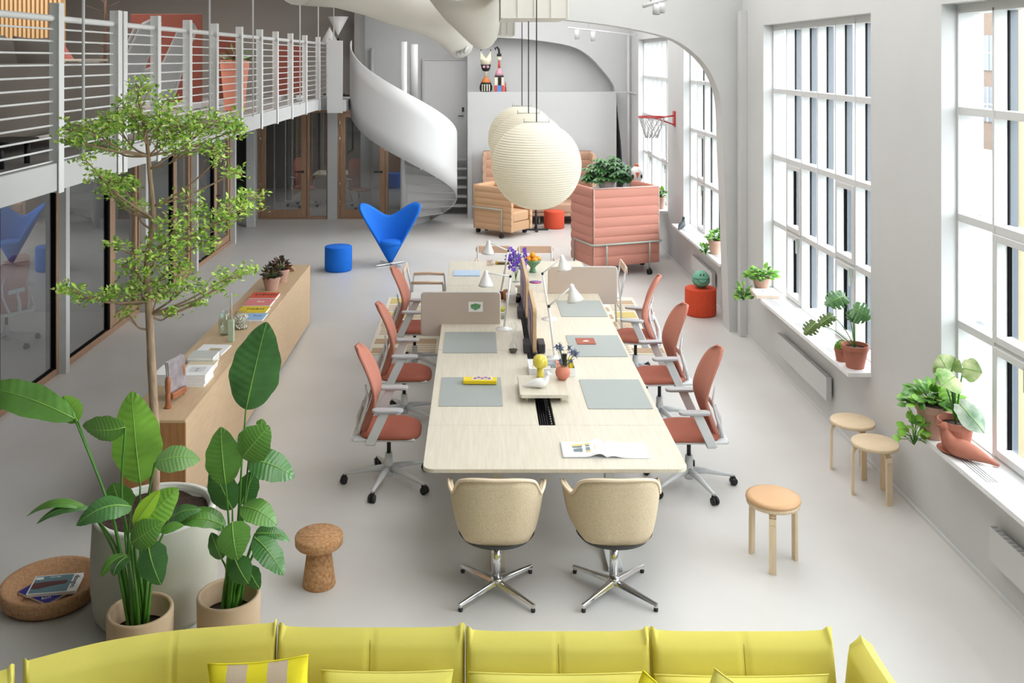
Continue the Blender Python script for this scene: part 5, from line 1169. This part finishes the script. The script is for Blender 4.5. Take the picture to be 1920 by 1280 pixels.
# W2
bx = thing('framed_box', 'flat pale box with a white patterned lid under the trailing plant', 'box', (3.30, 11.0, .79), R(-4)); m = MB(); m.box((0, 0, .02), (.26, .34, .04)); obj('box_body', m, mat('pale_pink_wood', (214, 196, 180), .6), bx, bevel=.002)
m = MB(); m.box((0, 0, .0415), (.22, .3, .002)); lid = obj('lid_panel', m, paper, bx); m = MB(); m.tube([(.02 + .04 * math.cos(q / 8 * PI), .03 + .03 * math.sin(q / 8 * PI), .0435) for q in range(12)], .002, 4); m.tube([(-.08, -.1, .0435), (0, -.08, .0435), (.08, -.1, .0435)], .002, 4); obj('line_drawing', m, darkgrey, lid)
c = Vector((3.31, 11.22, .79)); c = P(1437, 548, .79); c = Vector((3.34, c.y + .1, .832 if False else .79)); potted(c, .07, .105, .15, paleterra, 'pale terracotta pot on the sill beside the arch foot'); bushy('trailing_plant', 'leafy trailing plant on the sill beside the arch foot', c + Vector((0, 0, .15)), .17, .13, .12, 110, .075, .028, [leafm, leafl])
bushy('trailing_sprig', 'leafy runner hanging off the sill beside the arch foot', c + Vector((-.22, -.03, -.09)), .07, .07, .2, 40, .07, .028, [leafm, leafl])
c = P(1608, 688, .79); c.x = 3.33; potted(c, .075, .115, .2, terra, 'terracotta pot holding the dark split leaf plant', )
mo = thing('monstera_plant', 'dark split leaved monstera on the middle window sill', 'plant', c + Vector((0, 0, .17)))
D0 = c.y
for (x, y, tx, ty, wp, m_, dd) in ((1585, 555, 1546, 572, 40, leafd, 0), (1600, 578, 1632, 598, 46, leafd, -.05), (1596, 582, 1606, 606, 30, leafd, .05), (1530, 605, 1508, 628, 30, mat('leaf_olive', (86, 108, 48), .4, var=.2, vscale=6), -.1), (1562, 592, 1532, 612, 26, MATS['leaf_olive'], .05)):
    a = W(x, y, D0 + dd); q = W(tx, ty, D0 + dd - .05); stem(mo, [c + Vector((0, 0, .17)), (c + a) / 2 + Vector((0, 0, .12)), a], .005, .003); big_leaf(mo, a, q, wp * D0 / F, Vector((-.2, -.8, .6)), m_, .1, .2, .002, 1, 5)
c2_ = P(1577, 676, .79); c2_.x = 3.285; potted(c2_, .05, .07, .115, terra, 'small terracotta pot left of the monstera pot'); e = thing('moss_cactus', 'round mossy green cushion plant in the small terracotta pot', 'plant', c2_ + Vector((0, 0, .10))); m = MB(); m.ball((0, 0, .015), .066, sz=.8)
for k in range(300): d = Vector((rr.gauss(0, 1), rr.gauss(0, 1), abs(rr.gauss(0, 1)))).normalized(); m.add([d * .062 + Vector((0, 0, .015)) + Vector((.003, 0, 0)), d * .062 + Vector((-.003, 0, .015)), d * .075 + Vector((0, 0, .015))], [(0, 1, 2)])
tag(obj('moss', m, mat('moss_green', (100, 136, 44), .9, var=.3, vscale=60), e), kind='stuff')
# W3
c = P(1753, 818, .79); c.x = 3.29; potted(c, .085, .13, .24, paleterra, 'pale terracotta pot behind the variegated plant'); bushy('trailing_plant', 'green trailing plant in the pale pot on the nearest sill', c + Vector((-.02, 0, .24)), .19, .14, .13, 150, .085, .03, [leafm, leafm, leafl])
bushy('trailing_sprig', 'runner of round leaves hanging before the pale pot on the nearest sill', c + Vector((-.17, -.05, -.02)), .09, .06, .2, 22, .08, .036, [leafm, leafl])
c = P(1788, 846, .79); c.x = 3.31; potted(c, .08, .118, .22, terra, 'terracotta pot with saucer holding the variegated plant', saucer=True)
mo = thing('variegated_plant', 'tall plant with cream splashed green leaves on the nearest sill', 'plant', c + Vector((0, 0, .2))); D0 = c.y
vg = mat('variegated_leaf', (92, 150, 52), .4, var=.5, vscale=9, rgb2=(226, 228, 180)); 
for (x, y, tx, ty, wp, m_, dd) in ((1778, 700, 1760, 665, 50, vg, .05), (1790, 706, 1766, 722, 56, vg, -.05), (1806, 690, 1842, 698, 46, vg, 0), (1800, 758, 1846, 812, 44, mat('variegated_sage', (96, 132, 100), .4, var=.5, vscale=9, rgb2=(214, 222, 206)), -.1), (1784, 688, 1800, 676, 34, vg, .05), (1770, 716, 1752, 700, 30, vg, 0)):
    a = W(x, y, D0 + dd); q = W(tx, ty, D0 + dd - .05); stem(mo, [c + Vector((0, 0, .2)), (c + Vector((0, 0, .2))).lerp(a, .5) + Vector((0, 0, .03)), a], .007, .004); big_leaf(mo, a, q, wp * D0 / F, Vector((-.3, -.8, .5)), m_, .08, .15, .002, 1, 0)
m = MB(); m.tube([c + Vector((0, 0, .18)), c + Vector((-.03, 0, .5))], .004, 6); obj('support_cane', m, black, mo, world=True)
bird('bird_figurine', 'large terracotta bird figurine at the front of the nearest sill', P(1812, 862, .79) + Vector((.0, 0, 0)), R(140), 1.25, terra)
# ---------------- yellow sofa
sf = thing('yellow_sofa', 'curved yellow modular sofa along the bottom edge', 'sofa', (.3, 4.4, 0))
def bpanel(p0, p1, lean=.1, z0=.30, z1=.80, bulge=0, name='back_panel'):
    a = Vector((p0[0], p0[1], 0)); b_ = Vector((p1[0], p1[1], 0)); d = (b_ - a); L = d.length; d.normalize(); n = Vector((d.y, -d.x, 0))
    if n.y > 0: n = -n
    m = MB()
    def f(side):
        def g(u, v):
            e_ = min(u, 1 - u) * L; ee = min(1, e_ / .03); tt = min(1, (1 - v) / .12); cr_ = (1 - (1 - ee) ** 2) ** .5 * (1 - (1 - tt) ** 2) ** .5
            c_ = a + d * (u * L) + n * (lean * (1 - v) + bulge * 4 * u * (1 - u) * -1); bs_ = .012 * min(1, tt * 3); crn = .012 if (e_ < .02 and v > .9) else 0
            hz = z0 + (z1 - z0) * v - .012 * (1 - (2 * u - 1) ** 6) * (v > .9)
            groove = .012 * math.exp(-(((u - .5) * L) / .006) ** 2)
            return c_ + n * side * (bs_ + .05 * cr_ - groove * min(1, tt * 3)) + Vector((0, 0, hz + crn))
        return g
    U = [0, .005, .012, .02, .03] + [.03 + .94 * i / 40 for i in range(1, 40)] + [.97, .98, .988, .995, 1]
    def wrap(g): return lambda u, v: g(U[min(len(U) - 1, round(u * (len(U) - 1)))], v)
    m.grid(wrap(f(1)), len(U) - 1, 14); m.grid(wrap(f(-1)), len(U) - 1, 14); obj(name, m, yellow, sf, world=True)
    pl = [a + n * lean + Vector((0, 0, z0))] + [a + n * lean * (1 - v) + Vector((0, 0, z0 + (z1 - z0) * v)) for v in (.5, 1)] + [b_ + Vector((0, 0, z1))] + [b_ + n * lean * (1 - v) + Vector((0, 0, z0 + (z1 - z0) * v)) for v in (.5, 0)]
    m = MB(); m.tube([pl[0], pl[1], pl[2] + Vector((0, 0, .006))], .006, 6); m.tube([pl[3] + Vector((0, 0, .006)), pl[4], pl[5]], .006, 6); obj('seam_piping', m, yellow, sf, world=True)
    m = MB(); mid = (a + b_) / 2 - n * bulge; m.tube([mid + n * (.052 + lean * (1 - v)) + Vector((0, 0, z0 + (z1 - z0) * v)) for v in (0, .5, .93)], .002, 4); obj('centre_seam', m, yseam, sf, world=True)
YB = 4.58
def sx(x, D=YB): return WX(x, D)
bpanel((sx(875), YB - .03), (sx(1213), YB - .03), lean=.14); bpanel((sx(1217), YB - .03), (sx(1552), YB - .03), lean=.14)
bpanel((sx(524), YB - .0), (sx(870), YB - .0), lean=.14)
# curved corner
pts_c = [(-2.03, 4.30), (-1.75, 4.44), (-1.45, 4.53), (-1.2, 4.57), (-.955, 4.60)]
pc = smooth(pts_c, 10); m = MB(); NP = len(pc) - 1
def curved(side):
    def g(u, v):
        i = min(int(u * NP), NP - 1); q = u * NP - i; x = pc[i][0] * (1 - q) + pc[i + 1][0] * q; y = pc[i][1] * (1 - q) + pc[i + 1][1] * q; j0, j1 = max(i - 1, 0), min(i + 2, NP); d = Vector((pc[j1][0] - pc[j0][0], pc[j1][1] - pc[j0][1], 0)).normalized(); n = Vector((d.y, -d.x, 0))
        e_ = min(u, 1 - u) * 1.1; ee = min(1, e_ / .03); tt = min(1, (1 - v) / .12); cr_ = (1 - (1 - ee) ** 2) ** .5 * (1 - (1 - tt) ** 2) ** .5
        bs_ = .012 * min(1, tt * 3); gr = min(1, tt * 3) * .012 * math.exp(-(((u - .52) * 1.1) / .006) ** 2); crn = .015 if (e_ < .02 and v > .9) else 0
        return Vector((x, y, .3 + .5 * v + crn)) + n * (.14 * (1 - v) + side * (bs_ + .05 * cr_ - gr))
    return g
m.grid(curved(1), 80, 14); m.grid(curved(-1), 80, 14); obj('back_panel', m, yellow, sf, world=True)
m = MB(); m.tube([Vector(curved(1)(.52, v / 8)) for v in range(9)], .002, 4); obj('centre_seam', m, yseam, sf, world=True)
bpanel((-2.95, 3.75), (-2.06, 4.27), lean=.14)
bpanel((1.80, 4.50), (1.80, 3.62), lean=.05, z1=.79)
# seat and lower back cushions
m = MB(); m.prism([(-2.7, 3.5), (-1.5, 4.3), (-.9, 4.42), (1.66, 4.42), (1.66, 3.55), (-.9, 3.55), (-1.6, 3.3), (-2.3, 2.8)], .18, .40); obj('seat_base', m, yellow, sf, bevel=.04, seg=3, world=True)
for i, x in enumerate((-1.6, -.9, 1.6)):
    for y in (3.6, 4.3): m = MB(); m.tube([(x, y - (.3 if i == 0 else 0), 0), (x, y - (.3 if i == 0 else 0), .18)], .015, 8); obj('leg', m, chrome, sf, world=True)
def cushion(name, label, c, wd, h, th, rz, lean, mats, stripes=0, group=None, roll=0):
    e = thing(name, label, 'cushion', c, rz, group)
    m = MB(); M = RX(-lean) @ RY(roll)
    def g(side):
        def f(u, v):
            a, b_ = 2 * u - 1, 2 * v - 1; t_ = th / 2 * ((1 - a ** 4) * (1 - b_ ** 4)) ** .5; pin = 1 - .06 * (1 - abs(a) ** 2) * abs(b_) ** 3; pin2 = 1 - .06 * (1 - abs(b_) ** 2) * abs(a) ** 3
            return M @ Vector((a * wd / 2 * pin2, side * t_, h / 2 + b_ * h / 2 * pin))
        return f
    N = 30
    for side in (1, -1):
        o0 = len(m.f); m.grid(g(side), N, 12)
        if stripes:
            for i in range(N):
                for j in range(12): m.m[o0 + i * 12 + j] = 1 if stripes * i / N % 1 < .5 and 0 < i else 0
    if stripes:
        for q in range(len(m.f)):
            i = (q % (N * 12)) // 12; m.m[q] = (0, 1, 0, 1, 0)[min(4, int(i / N * 5))]
    obj('cushion_body', m, mats, e); m2 = MB(); pl = [g(1)(u, 1) for u in [k / 10 for k in range(11)]]; m2.tube(pl, .004, 5); obj('piping', m2, mats if not isinstance(mats, list) else mats[0], e); return e
yl2 = mat('pale_yellow_fabric', (232, 222, 110), .85, bump=.06, bscale=200)
for (x0, x1, yy, lb) in ((600, 850, 1262, 'low yellow back cushion on the second sofa section from the left'), (878, 1210, 1266, 'low yellow back cushion on the middle sofa section'), (1228, 1558, 1270, 'low yellow back cushion on the right sofa section')):
    D = 4.36; z = H - (yy - PY) * D / F; cushion('back_cushion', lb, ((WX(x0, D) + WX(x1, D)) / 2, D, .36), WX(x1, D) - WX(x0, D), z - .36, .12, 0, R(4), yl2, 0, 'low yellow back cushions on the sofa')
cushion('back_cushion', 'low yellow back cushion on the curved left section', (-1.35, 4.28, .36), .8, .33, .12, R(12), R(4), yl2, 0, 'low yellow back cushions on the sofa')
sb_ = mat('sand_linen', (208, 188, 160), .9, bump=.15, bscale=200); by = mat('lemon_linen', (238, 222, 40), .85, bump=.1, bscale=200)
cushion('striped_cushion', 'lemon and sand striped cushion leaning on the left of the sofa', (WX(494, 4.2), 4.17, .41), .44, .46, .13, R(3), R(5), [by, sb_], 5, 'striped scatter cushions', R(-3))
cushion('striped_cushion', 'striped cushion of which only a sand corner shows, mid sofa', (WX(1203, 4.15), 4.12, .41), .38, .40, .12, R(-25), R(5), [by, sb_], 5, 'striped scatter cushions', R(24))
cushion('scatter_cushion', 'pale yellow cushion poking up at the right section of the sofa', (WX(1350, 4.15), 4.12, .41), .40, .40, .12, R(-20), R(5), yl2, 0, None, R(22))
# ---------------- upstairs things
UZ = 2.70
e = thing('charcoal_sofa', 'charcoal upstairs sofa seen through the railing at top left', 'sofa', (-3.9, 8.0, UZ))
m = MB(); m.box((.1, 0, .45), (.22, 3.7, .62)); obj('sofa_back', m, darksofa, e, bevel=.05, seg=3)
m = MB(); m.box((-.4, 0, .3), (.85, 3.6, .3)); obj('seat', m, darksofa, e, bevel=.05, seg=3)
for (x, y) in ((.1, -1.7), (.1, -.4), (.1, 1.7), (-.7, -1.7), (-.7, 1.7)): m = MB(); m.tube([(x, y, 0), (x, y, .15)], .02, 8); obj('leg', m, black, e)
for i, (y, s) in enumerate(((6.75, .62), (7.55, .55), (8.45, .62), (9.35, .6))):
    cushion('sofa_pillow', ['nearest charcoal pillow on the upstairs sofa', 'second charcoal pillow on the upstairs sofa', 'third charcoal pillow on the upstairs sofa', 'farthest charcoal pillow on the upstairs sofa'][i], (-4.24, y, UZ + .47), .75, .55, .28, R(90), R(10), darksofa, 0, 'charcoal pillows on the upstairs sofa')
e = thing('black_side_table', 'low black side table by the railing at the far left', 'side table', (-3.47, 7.15, UZ)); m = MB(); m.prism(rrect(.3, .5, .08), .17, .2, M=TR(-.02, 0, 0)); obj('tabletop', m, black, e, bevel=.006)
for y in (-.2, .2): m = MB(); m.tube([(.03, y, 0), (.03, y, .18)], .022, 8); obj('leg', m, black, e)
sw = thing('slatted_screen', 'pale timber slat wall upstairs at top left', 'slat wall', (-6.7, 14.2, UZ)); first = None
for k in range(46):
    if first is None: m = MB(); m.bb(0, .035, -.02, .02, 0, 2.8); first = o = obj('slat', m, mat('pine_slat', (222, 186, 138), .6), sw)
    else: o = first.copy(); COL.objects.link(o)
    o.location = (-2.4 + k * .065, 0, 0)
m = MB(); m.bb(-2.4, .6, .03, .06, 0, 2.8); obj('backing', m, mat('pine_back', (196, 156, 110), .7), sw)
def wing_chair(label, loc, rz):
    e = thing('wing_chair', label, 'armchair', loc, rz, 'grey wing chairs upstairs')
    m = MB(); pf_ = smooth([(0, .3, 0), (.18, .9, 0), (.3, 1.25, 0)], 4)
    m.prism([(-.1, .22), (.06, .3), (.2, .8), (.34, 1.2), (.30, 1.28), (.18, 1.22), (.02, .7), (-.12, .36)], -.32, .32, M=XZ); obj('backrest', m, lgfab, e, bevel=.03, seg=2)
    for sd in (-1, 1):
        m = MB(); m.prism([(.0, .25), (.34, 1.2), (.30, 1.28), (.1, 1.16), (-.08, .75), (-.6, .55), (-.62, .42), (-.3, .25)], -.04, .04, M=TR(0, sd * .34, 0) @ XZ); obj('side_wing', m, lgfab, e, bevel=.025, seg=2)
    m = MB(); m.box((-.32, 0, .34), (.58, .6, .16)); obj('seat', m, lgfab, e, bevel=.05, seg=3)
    m = MB(); m.tube([(-.2, 0, 0), (-.2, 0, .3)], .03, 8); m.box((-.2, 0, .02), (.6, .06, .03)); m.box((-.2, 0, .02), (.06, .6, .03)); obj('base', m, chrome, e); return e
wc = wing_chair('nearer grey wing chair upstairs behind the treetop', (-4.0, 11.0, UZ), R(25))
dup(wc, (-4.05, 12.7, UZ), R(15), 'farther grey wing chair upstairs behind the railing')
for i, (x, y, wx, h, lb) in enumerate(((-5.0, 15.5, 1.15, 1.42, 'brick red felt desk screen upstairs, nearest'), (-3.6, 18.6, .55, .95, 'brick red felt screen upstairs near the stair head'), (-4.35, 16.6, .5, 1.1, 'brick red felt screen upstairs in the middle'))):
    e = thing('felt_screen', lb, 'screen', (x, y, UZ)); m = MB(); m.box((0, 0, h / 2 + .1), (wx, .05, h)); obj('panel', m, redscreen, e, bevel=.01); 
    for q in (-wx / 2 + .1, wx / 2 - .1): m = MB(); m.box((q, 0, .05), (.05, .4, .1)); obj('foot', m, lgrey, e)
e = thing('standing_desk', 'pale topped desk upstairs behind the charcoal sofa', 'desk', (-5.9, 12.9, UZ)); m = MB(); m.box((0, 0, .78), (1.6, .8, .03)); obj('tabletop', m, ash, e, bevel=.004)
for x in (-.7, .7): m = MB(); m.box((x, 0, .39), (.07, .5, .75)); obj('leg', m, lgrey, e)
m = MB(); m.lathe([(.0001, .35), (.22, .0), (.2, 0), (.0001, .33)], 20); ug = UZ + .795; tag(obj('pink_vase', m, mat('pink_print', (222, 130, 130), .5), loc=(-5.6, 12.8, ug)), 'pink cone on the upstairs desk', 'ornament')
c = Vector((-3.75, 14.9, UZ)); potted(c, .15, .22, .78, mat('salmon_clay', (226, 146, 122), .8), 'tall salmon planter upstairs behind the railing'); bushy('spiky_plant', 'dark spiky plant in the tall salmon planter upstairs', c + Vector((0, 0, .75)), .2, .2, .18, 60, .16, .02, [dk, leafm])
for i, (x, y, zt) in enumerate(((WX(618, 21.3), 21.3, 60), (WX(634, 21.3), 21.3, 50))):
    e = thing('cone_floor_lamp', ['left white cone lamp head at the stair head', 'right white cone lamp head, pointing up, at the stair head'][i], 'lamp', (x, y, UZ)); m = MB(); zt_ = 3.5 - (zt - 110) * y / F - UZ
    m.tube([(0, 0, .0), (0, 0, zt_ - .25)], .02, 6); m.lathe([(.15, 0), (.15, .02)], 20); obj('pole', m, black, e)
    m = MB(); prc = [(.22, -.28), (.0001, .12)] if i == 0 else [(.0001, -.2), (.23, .22), (.22, .22), (.0001, -.17)]; m.lathe([(r, z + zt_) for r, z in prc], 26, sm=True); obj('shade', m, wlamp, e)
e = thing('bare_tree', 'dark twiggy ornament tree upstairs beside the slat wall', 'tree', (-6.0, 15.5, UZ)); m = MB(); m.tube([(0, 0, 0), (.02, 0, 2.6)], [.03, .015], 8); obj('trunk', m, mat('twig_brown', (110, 84, 70), .8), e); m = MB()
for k in range(26): z = .7 + k * .07; a = k * 2.4; m.tube([(0.01, 0, z), (math.cos(a) * .3, math.sin(a) * .3, z + .12)], [.008, .003], 5)
tag(obj('twigs', m, MATS['twig_brown'], e), kind='stuff')
# ---------------- downstairs rooms behind glass
k_ = dup(ch, (-5.75, 11.75, 0), R(150), 'terracotta office chair inside the glass room at far left', 'office chairs behind the glass'); 
dup(ch, (-4.1, 22.8, 0), R(-60), 'red office chair behind the left glazed door', 'office chairs behind the glass'); dup(ch, (-2.75, 22.5, 0), R(-60), 'red office chair behind the glazed door by the spiral stair', 'office chairs behind the glass')
for i, (x, y) in enumerate(((-3.45, 23.3), (-2.05, 23.4))):
    e = thing('trestle_table', ['white trestle table behind the left glazed door', 'white trestle table behind the glazed door by the stair'][i], 'table', (x, y, 0)); m = MB(); m.box((0, 0, .73), (.9, .9, .03)); obj('tabletop', m, ash, e)
    for sd in (-1, 1): m = MB(); m.tube([(-.3, sd * .35, 0), (.25, sd * .35, .72)], .02, 6); m.tube([(.4, sd * .35, 0), (.2, sd * .35, .72)], .02, 6); obj('leg', m, lgrey, e)
c = Vector((-5.3, 20.6, 0)); e = thing('dark_planter', 'dark pot with a plant in the dark niche beside the white column', 'plant pot', c); m = MB(); m.lathe([(.15, .0), (.2, .5), (.18, .5), (.0001, .45)], 20); obj('pot_body', m, mat('brown_pot', (110, 70, 56), .7), e)
bushy('niche_plant', 'dark plant in the niche under the mezzanine', c + Vector((0, 0, .5)), .25, .25, .3, 60, .16, .04, [leafd])
